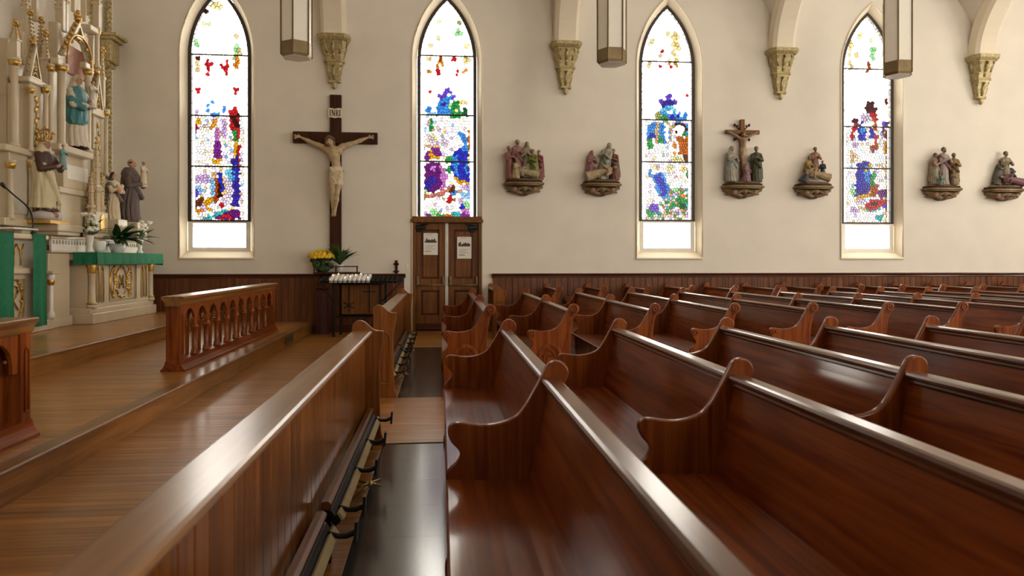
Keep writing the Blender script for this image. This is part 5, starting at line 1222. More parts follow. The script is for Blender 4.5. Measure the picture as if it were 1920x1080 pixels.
MB().tube([(XF + 0.012, yc - 0.08, 0.92), (XF + 0.012, yc - 0.06, 1.14), (XF + 0.012, yc, 0.98), (XF + 0.012, yc + 0.06, 1.14), (XF + 0.012, yc + 0.08, 0.92)], 0.016, 6).tube([(XF + 0.012, yc - 0.07, 1.02), (XF + 0.012, yc + 0.07, 1.02)], 0.010, 6).build('gilt_monogram', 'gold', al)
m = MB()
for s in (-1, 1):
    for k in (0, 1):
        q = lancet(yc + s * (0.74 + 0.15 * k), 0.052, 0.74, 1.18, 1.295, 6); m.tube([(XF + 0.046, y, z) for y, z in q[1:] + [q[0]]], 0.007, 5)
        m.ball((XF + 0.02, yc + s * (0.74 + 0.15 * k), 1.20), 0.03, 6, 4, (0.5, 1, 1.3))
for q in (0.50,):
    m.tube([(XF + 0.046, yc - q, 0.74), (XF + 0.046, yc + q, 0.74), (XF + 0.046, yc + q, 1.32), (XF + 0.046, yc - q, 1.32), (XF + 0.046, yc - q, 0.74)], 0.007, 5)
m.build('gilt_line', 'gold', al)
# gradine shelf with a row of little arches
gr = thing('altar_shelf', 'cream altar shelf pierced with a row of small arches, behind the altar plants', 'shelf', (0, 0, 0))
GX = -5.52; GY0, GY1 = 10.60, 13.60
hl = [lancet(GY0 + 0.06 + 0.083 * k, 0.024, 1.625, 1.655, 1.69, 4) for k in range(int((GY1 - GY0 - 0.1) / 0.083))]
link('arcade', use(plate([(GY0, 1.505), (GY1, 1.505), (GY1, 1.705), (GY0, 1.705)], hl, 0.03, plane='yz', off=GX), 'paint_white'), gr)
MB().box(-5.95, GX - 0.06, GY0 + 0.02, GY1, 1.505, 1.70).build('core', 'old_gold', gr)
MB().cbox(-5.95, GX + 0.035, GY0 - 0.03, GY1 + 0.01, 1.70, 1.745, 0.008).cbox(-5.95, GX + 0.03, GY0 - 0.02, GY1 + 0.01, 1.502, 1.53, 0.006).build('moulding', 'altar_paint', gr)
MB().cbox(-5.95, GX - 0.02, GY0 + 0.0, AY0 - 0.065, AZ, 1.50, 0.012).cbox(-5.95, GX + 0.02, GY0 - 0.03, AY0 - 0.065, AZ, AZ + 0.15, 0.01).build('pedestal', 'altar_paint', gr)
# green altar cloth, draped over the front and ends
def drape():
    m = MB(); x0, x1, y0, y1, zt2 = -5.48, -5.15, AY0 - 0.09, AY1 + 0.09, 1.512
    path = []
    n = 60
    vs = []; fs = []
    # top
    m.box(x0, x1, y0, y1, zt2 - 0.004, zt2)
    def fall(pa, pb, nrm, drop, k):
        vs = []
        for i in range(k + 1):
            t = i / k; px_, py_ = pa[0] + (pb[0] - pa[0]) * t, pa[1] + (pb[1] - pa[1]) * t
            w = 0.010 * math.sin(t * k * 0.9) + 0.006 * math.sin(t * k * 2.1)
            d = drop(t)
            for q in range(4):
                u = q / 3; off = 0.004 + u * (0.012 + w)
                vs.append((px_ + nrm[0] * off, py_ + nrm[1] * off, zt2 - d * u))
        m.add(vs, [(i * 4 + q, (i + 1) * 4 + q, (i + 1) * 4 + q + 1, i * 4 + q + 1) for i in range(k) for q in range(3)], True)
    fall((x1, y0), (x1, y1), (1, 0), lambda t: 0.185, 60)
    fall((x0, y0), (x1, y0), (0, -1), lambda t: 0.185, 14)
    fall((x1, y1), (x0, y1), (0, 1), lambda t: 0.185 + 0.03 * (1 - t), 14)
    return m
tag(drape().build('altar_cloth', 'green_cloth'), 'green altar cloth draped over the top of the side altar', 'altar cloth')

# ================================================================== REREDOS
re = thing('reredos', 'tall cream and gold gothic altarpiece with spires and a canopied niche', 'altarpiece', (0, 0, 0))
def block(px0, px1, y0, y1, X, depth, name='pier', mat='altar_paint', c=0.012):
    """pier standing in front of the altar wall; extents read off the photograph at the plane x = X"""
    pm = (px0 + px1) / 2
    return MB().cbox(X - depth, X, sy(px0, X), sy(px1, X), zat(pm, y1, X), zat(pm, y0, X), c).build(name, mat, re)
def shaft(px, y0, y1, X, r, name='colonnette', mat='altar_paint', gilt=True):
    z0, z1 = zat(px, y1, X), zat(px, y0, X); Y = sy(px, X)
    c = MB().lathe([(r * 1.6, z0), (r * 1.6, z0 + 0.04), (r, z0 + 0.07), (r, z1 - 0.14), (r * 1.3, z1 - 0.12), (r * 1.05, z1 - 0.10), (r * 1.8, z1 - 0.02), (r * 1.8, z1)], 10, (X, Y, 0)).build(name, mat, re)
    if gilt: MB().lathe([(r * 1.35, z1 - 0.12), (r * 1.9, z1 - 0.05), (r * 1.5, z1 - 0.03)], 8, (X, Y, 0)).build('gilt_capital', 'gold', c)
    return c
def gable(pl, pr, ytop, ybase, X, depth=0.10, tracery=True):
    ya, yb = sy(pl, X), sy(pr, X); z0, z1 = zat((pl + pr) / 2, ybase, X), zat((pl + pr) / 2, ytop, X); ym = (ya + yb) / 2
    w = (yb - ya) / 2; k = 0.68
    g_ = link('gable', use(plate([(ya, z0), (yb, z0), (ym, z1)], [[(ym - w * k, z0 + 0.05), (ym + w * k, z0 + 0.05), (ym, z0 + 0.05 + (z1 - z0) * k)]], depth, bevel=0.008, plane='yz', off=X - depth / 2), 'altar_paint'), re)
    MB().add([(X - depth, ym - w * .9, z0 + .02), (X - depth, ym + w * .9, z0 + .02), (X - depth, ym, z1 - .06), (X - depth - .02, ym - w * .9, z0 + .02), (X - depth - .02, ym + w * .9, z0 + .02), (X - depth - .02, ym, z1 - .06)], [(0, 1, 2), (5, 4, 3), (0, 3, 4, 1), (1, 4, 5, 2), (2, 5, 3, 0)]).build('gable_back', 'altar_panel', g_)
    if tracery:
        m = MB(); h = (z1 - z0)
        m.tube([(X - 0.01, ym - w * k, z0 + 0.06), (X - 0.01, ym, z0 + 0.05 + h * k), (X - 0.01, ym + w * k, z0 + 0.06)], 0.010, 5)
        for j, rr in ((0.14, 0.30), (0.36, 0.18), (0.52, 0.10)):
            pts = [(X - 0.02, ym + w * rr * math.cos(a), z0 + h * j + w * rr * math.sin(a)) for a in [2 * PI * q / 12 for q in range(13)]]
            m.tube(pts, 0.009, 5)
        m.build('gilt_tracery', 'gold', g_)
    mm = MB()
    for s in (-1, 1):
        for j in range(1, 5):
            t = j / 5; mm.ball((X - depth / 2, ym + s * w * (1 - t) * 1.05, z0 + (z1 - z0) * t + 0.02), 0.020, 6, 4)
    mm.ball((X - depth / 2, ym, z1 + 0.03), 0.045, 8, 5).ball((X - depth / 2, ym, z1 + 0.10), 0.028, 6, 4).ball((X - depth / 2, ym - 0.05, z1 + 0.05), 0.022, 6, 4).ball((X - depth / 2, ym + 0.05, z1 + 0.05), 0.022, 6, 4)
    mm.build('gilt_crockets', 'gold', g_)['kind'] = 'stuff'
    return g_
def spire(px, y0, y1, X, r):
    """slim pinnacle with gilded crockets"""
    z0, z1 = zat(px, y1, X), zat(px, y0, X); Y = sy(px, X)
    s_ = MB().lathe([(r, z0), (r, z0 + (z1 - z0) * 0.45), (r * 1.3, z0 + (z1 - z0) * 0.47), (r * 1.3, z0 + (z1 - z0) * 0.50), (r * 0.85, z0 + (z1 - z0) * 0.52), (r * 0.12, z1)], 4, (X, Y, 0), smooth=False, ph=PI / 4).build('spire', 'altar_paint', re)
    m = MB()
    for j in range(6):
        t = 0.54 + 0.075 * j; rr = r * 0.85 * (1 - (t - 0.52) / 0.48) + 0.01
        for a in range(4):
            m.ball((X + rr * math.cos(a * PI / 2 + PI / 4), Y + rr * math.sin(a * PI / 2 + PI / 4), z0 + (z1 - z0) * t), 0.014, 5, 4)
    m.ball((X, Y, z1), 0.035, 8, 5).ball((X, Y + 0.04, z1 - 0.05), 0.022, 6, 4).ball((X, Y - 0.04, z1 - 0.05), 0.022, 6, 4).ball((X + 0.04, Y, z1 - 0.05), 0.022, 6, 4)
    m.build('gilt_crockets', 'gold', s_)['kind'] = 'stuff'
# backing and lower stages
block(14, 198, 118, 440, -5.98, 0.14, 'backing')
block(18, 60, 284, 415, -5.72, 0.22, 'lower_pier'); block(12, 66, 276, 288, -5.66, 0.34, 'cornice'); block(10, 64, 410, 424, -5.66, 0.34, 'base_moulding')
block(24, 52, 300, 402, -5.705, 0.02, 'sunk_panel', 'altar_panel')
shaft(20, 300, 412, -5.68, 0.035); shaft(58, 300, 412, -5.68, 0.035)
shaft(27, 108, 276, -5.80, 0.045); spire(29, 40, 108, -5.80, 0.06)
block(36, 57, 160, 280, -5.80, 0.16, 'upper_pier'); block(57, 82, 156, 282, -5.70, 0.22, 'upper_pier'); block(55, 90, 150, 160, -5.66, 0.26, 'cornice')
block(63, 76, 180, 276, -5.693, 0.02, 'sunk_panel', 'altar_panel')
m = MB(); X = -5.685
for j in range(9):
    py = 186 + j * 10.5; m.ball((X, sy(69 + (1.4 if j % 2 else -1.4), X), zat(69, py, X)), 0.034, 7, 5, (0.5, 1, 1.3)).tube([(X, sy(69, X), zat(69, py, X)), (X + 0.01, sy(69 + (3 if j % 2 else -3), X), zat(69, py + 5, X))], 0.010, 5)
m.build('gilt_vine', 'gold', re)['kind'] = 'stuff'
gable(57, 80, 84, 152, -5.68); shaft(58, 160, 284, -5.65, 0.026); shaft(86, 160, 290, -5.65, 0.032); shaft(95, 120, 290, -5.68, 0.032)
spire(86, 60, 160, -5.75, 0.07); spire(48, -45, 75, -5.95, 0.05); spire(66, -50, 40, -5.95, 0.05); spire(57, 20, 120, -5.9, 0.05); spire(77, 35, 130, -5.85, 0.045)
block(43, 52, 60, 120, -5.92, 0.10, 'upper_pier'); block(88, 110, 85, 130, -5.94, 0.08, 'backing')
# canopied niche
X = -5.62
block(120, 170, 100, 280, -5.93, 0.04, 'niche_back', 'altar_panel'); block(126, 164, 92, 145, -5.90, 0.03, 'niche_tympanum', 'niche_red')
shaft(115, 120, 276, X, 0.055); shaft(165, 128, 286, X, 0.045)
block(109, 119, 110, 122, X + 0.06, 0.12, 'impost'); block(161, 170, 118, 129, X + 0.06, 0.10, 'impost')
# niche arch: pointed opening in a tall gable
ya, yb = sy(116, X), sy(174, X); ym = (ya + yb) / 2; z0, z1 = zat(146, 118, X), zat(146, 40, X); w = (yb - ya) / 2
arch = lancet(ym, w * 0.80, z0, z0 + 0.04, z0 + 0.42, 8)
out = [(ya, z0), arch[0]] + arch[:1:-1] + [arch[1], (yb, z0), (ym, z1)]
gb = link('niche_gable', use(plate(out, [[(ym - w * 0.22, z0 + (z1 - z0) * 0.56), (ym + w * 0.22, z0 + (z1 - z0) * 0.56), (ym, z0 + (z1 - z0) * 0.80)]], 0.10, bevel=0.008, plane='yz', off=X - 0.02), 'altar_paint'), re)
MB().tube([(X + 0.035, y, z) for y, z in arch[1:] + [arch[0]]], 0.016, 6).tube([(X + 0.035, ym - w * .25, z0 + (z1 - z0) * .55), (X + 0.035, ym, z0 + (z1 - z0) * .83), (X + 0.035, ym + w * .25, z0 + (z1 - z0) * .55), (X + 0.035, ym - w * .25, z0 + (z1 - z0) * .55)], 0.010, 5).build('gilt_line', 'gold', gb)
m = MB()
for s in (-1, 1):
    for j in range(1, 7): m.ball((X, ym + s * w * (1 - j / 7) * 1.04, z0 + (z1 - z0) * j / 7 + 0.03), 0.035, 6, 4)
for q in range(5): m.ball((X + 0.02, ym + w * 0.80 * math.cos(PI * (q + .5) / 5), z0 + 0.03 + 0.30 * math.sin(PI * (q + .5) / 5)), 0.03, 6, 4)
m.ball((X, ym, z1 + 0.04), 0.06, 8, 5).ball((X, ym, z1 + 0.14), 0.04, 6, 4).ball((X, ym - .07, z1 + 0.08), 0.035, 6, 4).ball((X, ym + .07, z1 + 0.08), 0.035, 6, 4).build('gilt_crockets', 'gold', gb)['kind'] = 'stuff'
block(112, 176, 278, 290, -5.52, 0.44, 'niche_ledge'); block(120, 170, 290, 356, -5.68, 0.28, 'niche_pedestal'); block(126, 166, 312, 340, -5.672, 0.02, 'pedestal_face', 'paint_white')
block(112, 174, 355, 366, -5.65, 0.30, 'pedestal_moulding'); block(114, 170, 366, 398, -5.70, 0.25, 'pedestal_base'); block(114, 172, 396, 436, -5.68, 0.25, 'pedestal_base')
# tall upper shafts and pinnacles
for px, a, b, r in ((112, -40, 70, 0.06), (123, -45, 60, 0.045), (138, -50, 22, 0.04), (156, -50, 40, 0.04), (168, -45, 30, 0.05)): spire(px, a, b, -5.85, r)
block(108, 124, 45, 118, -5.80, 0.14, 'upper_pier'); block(118, 124, 0, 60, -5.78, 0.10, 'upper_pier')
shaft(182, 52, 128, -5.70, 0.035); spire(182, -40, 52, -5.72, 0.07); block(170, 186, 50, 60, -5.66, 0.2, 'cornice')
spire(172, 5, 130, -5.80, 0.055); spire(192, 90, 200, -5.82, 0.05)
# right tower
block(176, 196, 215, 455, -5.72, 0.24, 'right_pier'); block(174, 200, 208, 218, -5.66, 0.32, 'cornice'); gable(178, 196, 138, 210, -5.66)
block(181, 190, 228, 440, -5.713, 0.02, 'sunk_panel', 'altar_panel'); shaft(199, 205, 330, -5.66, 0.032)
m = MB(); X = -5.70
for j in range(12): m.ball((X, sy(185.5 + (1 if j % 2 else -1), X), zat(185, 236 + j * 14, X)), 0.03, 7, 5, (0.5, 1, 1.6))
m.build('gilt_vine', 'gold', re)['kind'] = 'stuff'
# gilded rope moulding of the sanctuary arch, with its bracket
rp = thing('arch_moulding', 'gilded rope moulding with a carved bracket at the corner beside the altarpiece', 'moulding', (0, 0, 0))
Yr = sy(203.5, -6.06); m = MB(); z0, z1 = zat(203, 335, -6.06), 6.55
for s in range(2):
    pts = [(-6.06 + 0.026 * math.cos(t * 9 + s * PI), Yr + 0.026 * math.sin(t * 9 + s * PI), z0 + (z1 - z0) * t / 14) for t in [k * 0.1 for k in range(141)]]
    m.tube(pts, 0.034, 6)
m.build('rope', 'old_gold', rp)
zc = zat(205, 62, -6.0)
for k, (a, zz0, zz1) in enumerate(((0.20, -0.06, 0.0), (0.16, -0.12, -0.06), (0.11, -0.52, -0.12), (0.07, -0.60, -0.52))):
    MB().cbox(ALT + 0.01, ALT + 0.05 + a * 1.3, Yr - 0.10 - a * 0.4, min(Yr + a + 0.10, WALL - 0.03), zc + zz0, zc + zz1, 0.01).build('bracket_tier', 'old_gold', rp)

# ================================================================== STATUES
def statue(name, label, px, yf, yt, X, **kw):
    z = zat(px, yf, X); h = (zat(px, yt, X) - z) / 0.995
    p = thing(name, label, 'statue', (X, sy(px, X), z), 0)
    return p, h
F0 = PI / 2 - 0.35
p, h = statue('statue', 'painted statue in teal mantle over white, holding a child, in the altarpiece niche', 144, 277, 140, -5.70)
S = Sculpt(); TEAL = (0.06, 0.24, 0.27); WH = (0.72, 0.66, 0.56)
folk(S, 0, 0, 0, h, F0, robe=WH, mantle=None, veil=(0.70, 0.62, 0.50), hair=(0.16, 0.09, 0.05), skin=(0.56, 0.36, 0.25), arms=[((-0.15, -0.09, 0.56), (-0.02, -0.17, 0.56)), ((0.15, -0.09, 0.58), (0.06, -0.18, 0.62))])
S.robe([(0.30, 0.09, 0.08, -0.05, -0.05), (0.36, 0.15, 0.12, -0.02, -0.02), (0.50, 0.145, 0.11, -0.01, 0.0), (0.66, 0.145, 0.105, 0, 0), (0.78, 0.125, 0.085, 0, 0), (0.83, 0.06, 0.05, 0, 0)], TEAL, 9, 0.06, 0.006)
S.cone((-0.16, -0.07, 0.62), (-0.05, -0.16, 0.52), 0.05, 0.045, TEAL, 0.02)
fr_ = rot3(F0) @ np.array((0.10, -0.16, 0.55)) * h
folk(S, fr_[0], fr_[1], fr_[2], h * 0.38, F0, robe=(0.68, 0.62, 0.52), pose='boy', skin=(0.58, 0.38, 0.27), hair=(0.2, 0.11, 0.06))
S.build('figure', 0.0125, p, 'painted_clean')
MB().lathe([(0.17, -0.012), (0.17, 0.0), (0.15, 0.02)], 14).build('statue_base', 'cross_wood', p)

p, h = statue('statue', 'crowned statue in a long cream mantle over dark brown habit, on a cloud base', 85, 398, 258, -5.55)
S = Sculpt(); CR = (0.70, 0.63, 0.42)
folk(S, 0, 0, 0, h, F0, robe=(0.075, 0.035, 0.025), veil=(0.70, 0.63, 0.45), skin=(0.52, 0.31, 0.22), arms=[((-0.15, -0.09, 0.56), (-0.02, -0.17, 0.60)), ((0.15, -0.09, 0.58), (0.06, -0.18, 0.62))])
S.robe([(0.05, 0.185, 0.150, -0.02, 0.01), (0.16, 0.165, 0.14, -0.01, 0.01), (0.40, 0.145, 0.12, -0.02, 0.0), (0.56, 0.15, 0.115, -0.03, 0.02), (0.70, 0.14, 0.095, -0.02, 0.035), (0.80, 0.115, 0.08, 0, 0.03), (0.90, 0.075, 0.06, 0, 0.02)], CR, 9, 0.05, 0.006)
S.cone((-0.05, -0.11, 0.52), (0.11, -0.12, 0.12), 0.055, 0.03, CR, 0.02)
fr_ = rot3(F0) @ np.array((0.12, -0.16, 0.58)) * h
folk(S, fr_[0], fr_[1], fr_[2], h * 0.34, F0, robe=(0.20, 0.36, 0.36), pose='boy', skin=(0.58, 0.36, 0.27), hair=(0.28, 0.13, 0.06))
S.build('figure', 0.0125, p, 'painted_clean')
S = Sculpt().frame((0, 0, 0))
for k in range(16):
    a = 2 * PI * k / 16; S.ell((0.12 * math.cos(a), 0.15 * math.sin(a), -0.075 + random.uniform(-.02, .03)), (0.075, 0.08, 0.065), (0.55, 0.53, 0.55), 0.02)
S.ell((0, 0, -0.07), (0.13, 0.16, 0.08), (0.58, 0.55, 0.57), 0.03); S.ell((0.17, -0.06, -0.04), (0.04, 0.04, 0.045), (0.45, 0.24, 0.15), 0.004)
S.build('cloud_base', 0.015, p, 'painted_clean')
m = MB(); hd = h * 0.99
for k in range(10):
    a = 2 * PI * k / 10; m.tube([(0.07 * math.cos(a), 0.07 * math.sin(a), hd - 0.04), (0.10 * math.cos(a), 0.10 * math.sin(a), hd + 0.06), (0.03 * math.cos(a), 0.03 * math.sin(a), hd + 0.13)], 0.008, 5).ball((0.105 * math.cos(a), 0.105 * math.sin(a), hd + 0.07), 0.017, 6, 4)
m.lathe([(0.075, hd - 0.06), (0.08, hd - 0.02), (0.07, hd - 0.02)], 14).ball((0, 0, hd + 0.16), 0.02, 8, 5).build('crown', 'gold', p)
MB().box(-0.19, 0.20, -0.25, 0.25, -0.165, -0.12).build('statue_base', 'gold', p)
pd = tag(MB().cbox(-5.74, -5.34, 10.46, 11.15, 1.80, zat(85, 398, -5.55) - 0.166, 0.012).cbox(-5.72, -5.36, 10.50, 11.11, 1.748, 1.805, 0.01).build('statue_pedestal', 'altar_paint'), 'low cream pedestal block under the crowned statue', 'pedestal')

p, h = statue('statue', 'painted statue of a tonsured friar in dark brown habit holding a child', 246, 418, 298, -5.50)
S = Sculpt(); FR = (0.115, 0.080, 0.075)
folk(S, 0, 0, 0, h, F0 + 0.1, robe=FR, mantle=(0.10, 0.070, 0.065), hair=(0.52, 0.33, 0.24), skin=(0.55, 0.35, 0.25), pose='boy', arms=[((-0.17, -0.09, 0.56), (-0.03, -0.18, 0.60)), ((0.16, -0.09, 0.58), (0.06, -0.18, 0.60))])
for k in range(12):
    a, b = 2 * PI * k / 12, 2 * PI * (k + 1) / 12
    S.cone((0.055 * math.cos(a), -0.012 + 0.058 * math.sin(a), 0.935), (0.055 * math.cos(b), -0.012 + 0.058 * math.sin(b), 0.935), 0.010, 0.010, (0.07, 0.04, 0.03), 0.003)
S.robe([(0.74, 0.15, 0.11, 0, 0.02), (0.80, 0.125, 0.10, 0, 0.025), (0.86, 0.075, 0.065, 0, 0.03)], FR, 6, 0.05, 0.01)
fr_ = rot3(F0 + 0.1) @ np.array((0.05, -0.17, 0.56)) * h
folk(S, fr_[0], fr_[1], fr_[2], h * 0.40, F0 + 0.1, robe=(0.72, 0.62, 0.46), pose='boy', skin=(0.60, 0.40, 0.28), hair=(0.30, 0.16, 0.08))
S.build('figure', 0.0125, p, 'painted_clean')
zf = zat(246, 418, -5.50)
MB().cbox(-0.20, 0.20, -0.22, 0.19, 1.748 - zf, 0.005, 0.01).build('statue_base', 'altar_paint', p)

p, h = statue('statue', 'slender painted statue in cream and dark habit holding flowers, beside the friar', 212, 412, 322, -5.48)
S = Sculpt()
folk(S, 0, 0, 0, h, F0, robe=(0.68, 0.58, 0.40), mantle=(0.16, 0.13, 0.13), veil=(0.045, 0.035, 0.03), skin=(0.58, 0.40, 0.30))
for k in range(7): S.frame((0, 0, 0), 1.0); q = rot3(F0) @ np.array((random.uniform(-.08, .08), -0.19, 0.62 + random.uniform(-.06, .08))) * h; S.ell(tuple(q), (0.035, 0.035, 0.035), random.choice(((0.6, 0.25, 0.18), (0.7, 0.55, 0.35))), 0.004)
S.build('figure', 0.0125, p, 'painted_clean')
zf = zat(212, 412, -5.48)
MB().cbox(-0.17, 0.16, -0.17, 0.17, 1.748 - zf, 0.005, 0.01).build('statue_base', 'altar_paint', p)

# ---- gilded tabernacle spires standing on the altar shelf
tb = thing('tabernacle', 'small gilded gothic tabernacle with three spires on the altar shelf', 'tabernacle', (-5.55, sy(181, -5.55), 1.749))
for dy, hh, r in ((-0.17, 1.02, 0.055), (0.0, 1.62, 0.075), (0.17, 1.02, 0.055)):
    t = MB().lathe([(r * 1.4, 0), (r * 1.4, 0.06), (r, 0.08), (r, hh * 0.45), (r * 1.3, hh * 0.47), (r * 1.3, hh * 0.51), (r * 0.8, hh * 0.53), (r * 0.7, hh * 0.70), (r * 0.9, hh * 0.71), (r * 0.1, hh)], 6, (0, dy, 0), smooth=False).build('turret', 'altar_paint', tb)
    m = MB()
    for j in range(9):
        zz = hh * (0.47 + 0.06 * j); rr = r * (1.35 - 0.13 * j)
        for a in range(5): m.ball((rr * math.cos(a * 1.257), dy + rr * math.sin(a * 1.257), zz), 0.014, 5, 4)
    for a in range(4): m.tube([(r * math.cos(a * PI / 2), dy + r * math.sin(a * PI / 2), 0.1), (r * math.cos(a * PI / 2), dy + r * math.sin(a * PI / 2), hh * 0.45)], 0.009, 5)
    m.ball((0, dy, hh), 0.025, 8, 5).build('gilt_crockets', 'gold', t)['kind'] = 'stuff'
MB().cbox(-0.10, 0.10, -0.24, 0.24, 0.0, 0.09, 0.01).cbox(-0.09, 0.09, -0.20, 0.20, 0.09, 0.42, 0.008).build('shrine_body', 'altar_paint', tb)
link('shrine_door', use(plate(lancet(0, 0.08, 0.11, 0.28, 0.39, 6), [], 0.01, plane='yz', off=0.096), 'gold'), tb)

# ================================================================== PULPIT WITH GREEN HANGINGS
PX = -5.45; PY0, PY1 = 8.6, sy(88, PX); PZ = zat(88, 441, PX)
pu = thing('pulpit', 'cream stone-painted pulpit with gilt wreath and monogram between green hangings', 'pulpit', (0, 0, 0))
MB().cbox(-5.95, PX - 0.12, PY0, PY1 - 0.10, AZ + 0.14, PZ - 0.06, 0.012).build('body', 'altar_paint', pu)
MB().cbox(-6.0, PX + 0.02, PY0 - 0.05, PY1 + 0.16, AZ, AZ + 0.15, 0.012).build('plinth', 'altar_paint', pu)
MB().cbox(-6.0, PX + 0.02, PY0 - 0.04, PY1 + 0.02, PZ - 0.07, PZ, 0.014).build('top_slab', 'altar_paint', pu)
MB().cbox(-5.95, PX - 0.02, PY0 - 0.02, PY1 - 0.05, PZ - 0.53, PZ - 0.45, 0.014).build('cornice', 'altar_paint', pu)
ps = [sy(30, PX), sy(60, PX)]; pm = sum(ps) / 2
link('lower_frame', use(plate([(PY0, AZ + 0.16), (PY1 - 0.10, AZ + 0.16), (PY1 - 0.10, PZ - 0.53), (PY0, PZ - 0.53)], [[(pm - 0.30, AZ + 0.20), (pm + 0.19, AZ + 0.20), (pm + 0.19, PZ - 0.60), (pm - 0.30, PZ - 0.60)]], 0.04, bevel=0.008, plane='yz', off=PX - 0.10), 'altar_paint'), pu)
gilt_ring(pu, PX - 0.105, pm - 0.06, 0.86, 0.21, 0.30, 0.016)
MB().tube([(PX - 0.10, pm - 0.07, 0.68), (PX - 0.10, pm - 0.07, 1.06), (PX - 0.10, pm + 0.02, 1.04), (PX - 0.10, pm + 0.03, 0.95), (PX - 0.10, pm - 0.07, 0.90)], 0.013, 6).tube([(PX - 0.10, pm - 0.18, 0.98), (PX - 0.10, pm + 0.05, 0.74)], 0.012, 6).tube([(PX - 0.10, pm - 0.18, 0.74), (PX - 0.10, pm + 0.06, 0.99)], 0.012, 6).build('gilt_monogram', 'gold', pu)
m = MB()
for k in (-1, 0, 1):
    yy = pm - 0.05 + 0.16 * k; m.tube([(PX - 0.105, yy - 0.07, PZ - 0.13), (PX - 0.10, yy - 0.03, PZ - 0.20), (PX - 0.10, yy, PZ - 0.30), (PX - 0.10, yy, PZ - 0.42)], 0.011, 5).tube([(PX - 0.105, yy + 0.07, PZ - 0.13), (PX - 0.10, yy + 0.03, PZ - 0.20), (PX - 0.10, yy, PZ - 0.30)], 0.011, 5)
m.build('gilt_tracery', 'gold', pu)
for yy in (sy(88, PX) - 0.02,):
    MB().lathe([(0.05, AZ + 0.15), (0.05, AZ + 0.22), (0.03, AZ + 0.26), (0.028, PZ - 0.68), (0.05, PZ - 0.60), (0.05, PZ - 0.54)], 12, (PX - 0.0, yy + 0.12, 0)).build('column', 'paint_white', pu)
    MB().lathe([(0.034, PZ - 0.70), (0.052, PZ - 0.64), (0.036, PZ - 0.60)], 10, (PX, yy + 0.12, 0)).build('gilt_capital', 'gold', pu)
    MB().cbox(PX - 0.07, PX + 0.07, yy + 0.03, yy + 0.20, PZ - 0.54, PZ - 0.50, 0.008).build('capital_block', 'altar_paint', pu)
def hanging(y0, y1, zb, label):
    vs = []; K = 16; N = 14
    for j in range(N + 1):
        for i in range(K + 1):
            t = i / K; u = j / N
            vs.append((PX + 0.035 + 0.012 * math.sin(t * 9 + y0) * (0.2 + 0.8 * u) + 0.01 * u, y0 + (y1 - y0) * t + 0.012 * u * math.sin(j * 0.5), PZ + 0.006 - (PZ - zb) * u))
    m = MB().add(vs, [(j * (K + 1) + i, j * (K + 1) + i + 1, (j + 1) * (K + 1) + i + 1, (j + 1) * (K + 1) + i) for j in range(N) for i in range(K)], True)
    m.box(PX - 0.5, PX + 0.037, y0, y1, PZ + 0.002, PZ + 0.007)
    return tag(m.build('hanging_cloth', 'green_cloth'), label, 'hanging', 'green pulpit hangings')
hanging(sy(-14, PX + 0.04), sy(27, PX + 0.04), zat(10, 600, PX + 0.04), 'wide green cloth hanging down the face of the pulpit')
hanging(sy(63, PX + 0.04), sy(87, PX + 0.04), zat(76, 612, PX + 0.04), 'narrow green cloth strip hanging at the pulpit end beside the side altar')
bs = thing('book_rest', 'pale book rest plate lying on the pulpit top', 'book rest', (PX - 0.15, sy(42, PX - 0.15), PZ + 0.008))
MB().cbox(-0.16, 0.10, -0.36, 0.20, 0.05, 0.075, 0.006).build('plate', 'paint_white', bs); MB().cbox(-0.05, 0.05, -0.10, 0.10, 0.0, 0.055, 0.004).build('foot', 'altar_paint', bs)
mc = thing('microphone', 'black gooseneck microphone standing on the pulpit', 'microphone', (PX - 0.10, sy(61, PX - 0.10), PZ + 0.008))
zz = zat(61, 412, PX - 0.10) - PZ
pts = smoothline([(0.0, 0.0), (0.0, zz), (-0.12, zz + 0.16), (-0.42, zz + 0.29), (-0.62, zz + 0.38)], 5)
MB().tube([(0.0, a, b) for a, b in pts], 0.011, 7).build('gooseneck', 'black_plastic', mc); MB().lathe([(0.05, 0), (0.05, 0.02), (0.02, 0.03)], 12).build('base', 'black_plastic', mc)
MB().tube([(0, -0.60, zz + 0.37), (0, -0.68, zz + 0.41)], [0.022, 0.026], 8).build('capsule', 'black_plastic', mc)

# ================================================================== PLANTS
def blade(L, w, bend, twist=0.0, mat='leaf'):
    vs = []; N = 8
    for i in range(N + 1):
        t = i / N; ww = w * math.sin(PI * min(1, 0.12 + 0.88 * t)) ** 0.8 * (1 if i < N else 0.05)
        r = L * (math.sin(bend * t) / bend if bend else t); z = L * ((1 - math.cos(bend * t)) / bend if bend else 0)
        vs += [(r, -ww, -z + 0.25 * ww), (r, 0, -z), (r, ww, -z + 0.25 * ww)]
    fs = [(i * 3 + k, i * 3 + k + 1, i * 3 + k + 4, i * 3 + k + 3) for i in range(N) for k in range(2)]
    return MB().add(vs, fs, True).mesh('leaf', mat)
def leaf_fan(parent, z, n, meshes, el0, el1, spread=2 * PI, a0=0.0):
    for k in range(n):
        a = a0 + spread * k / n + random.uniform(-.25, .25); el = random.uniform(el0, el1)
        o = link('leaf', random.choice(meshes), parent, (0, 0, z)); o.rotation_euler = (random.uniform(-.3, .3), -el, a)
ZT = 1.515
fern = thing('potted_plant', 'leafy green plant in a white pot in the middle of the green altar cloth', 'plant', (-5.36, sy(220, -5.36), ZT), 0)
MB().lathe([(0.09, 0.0), (0.115, 0.08), (0.125, 0.15), (0.11, 0.15), (0.10, 0.10)], 18).build('pot', 'white_pot', fern)
L1 = [blade(0.62, 0.045, 1.3), blade(0.55, 0.05, 1.1), blade(0.48, 0.045, 1.5)]
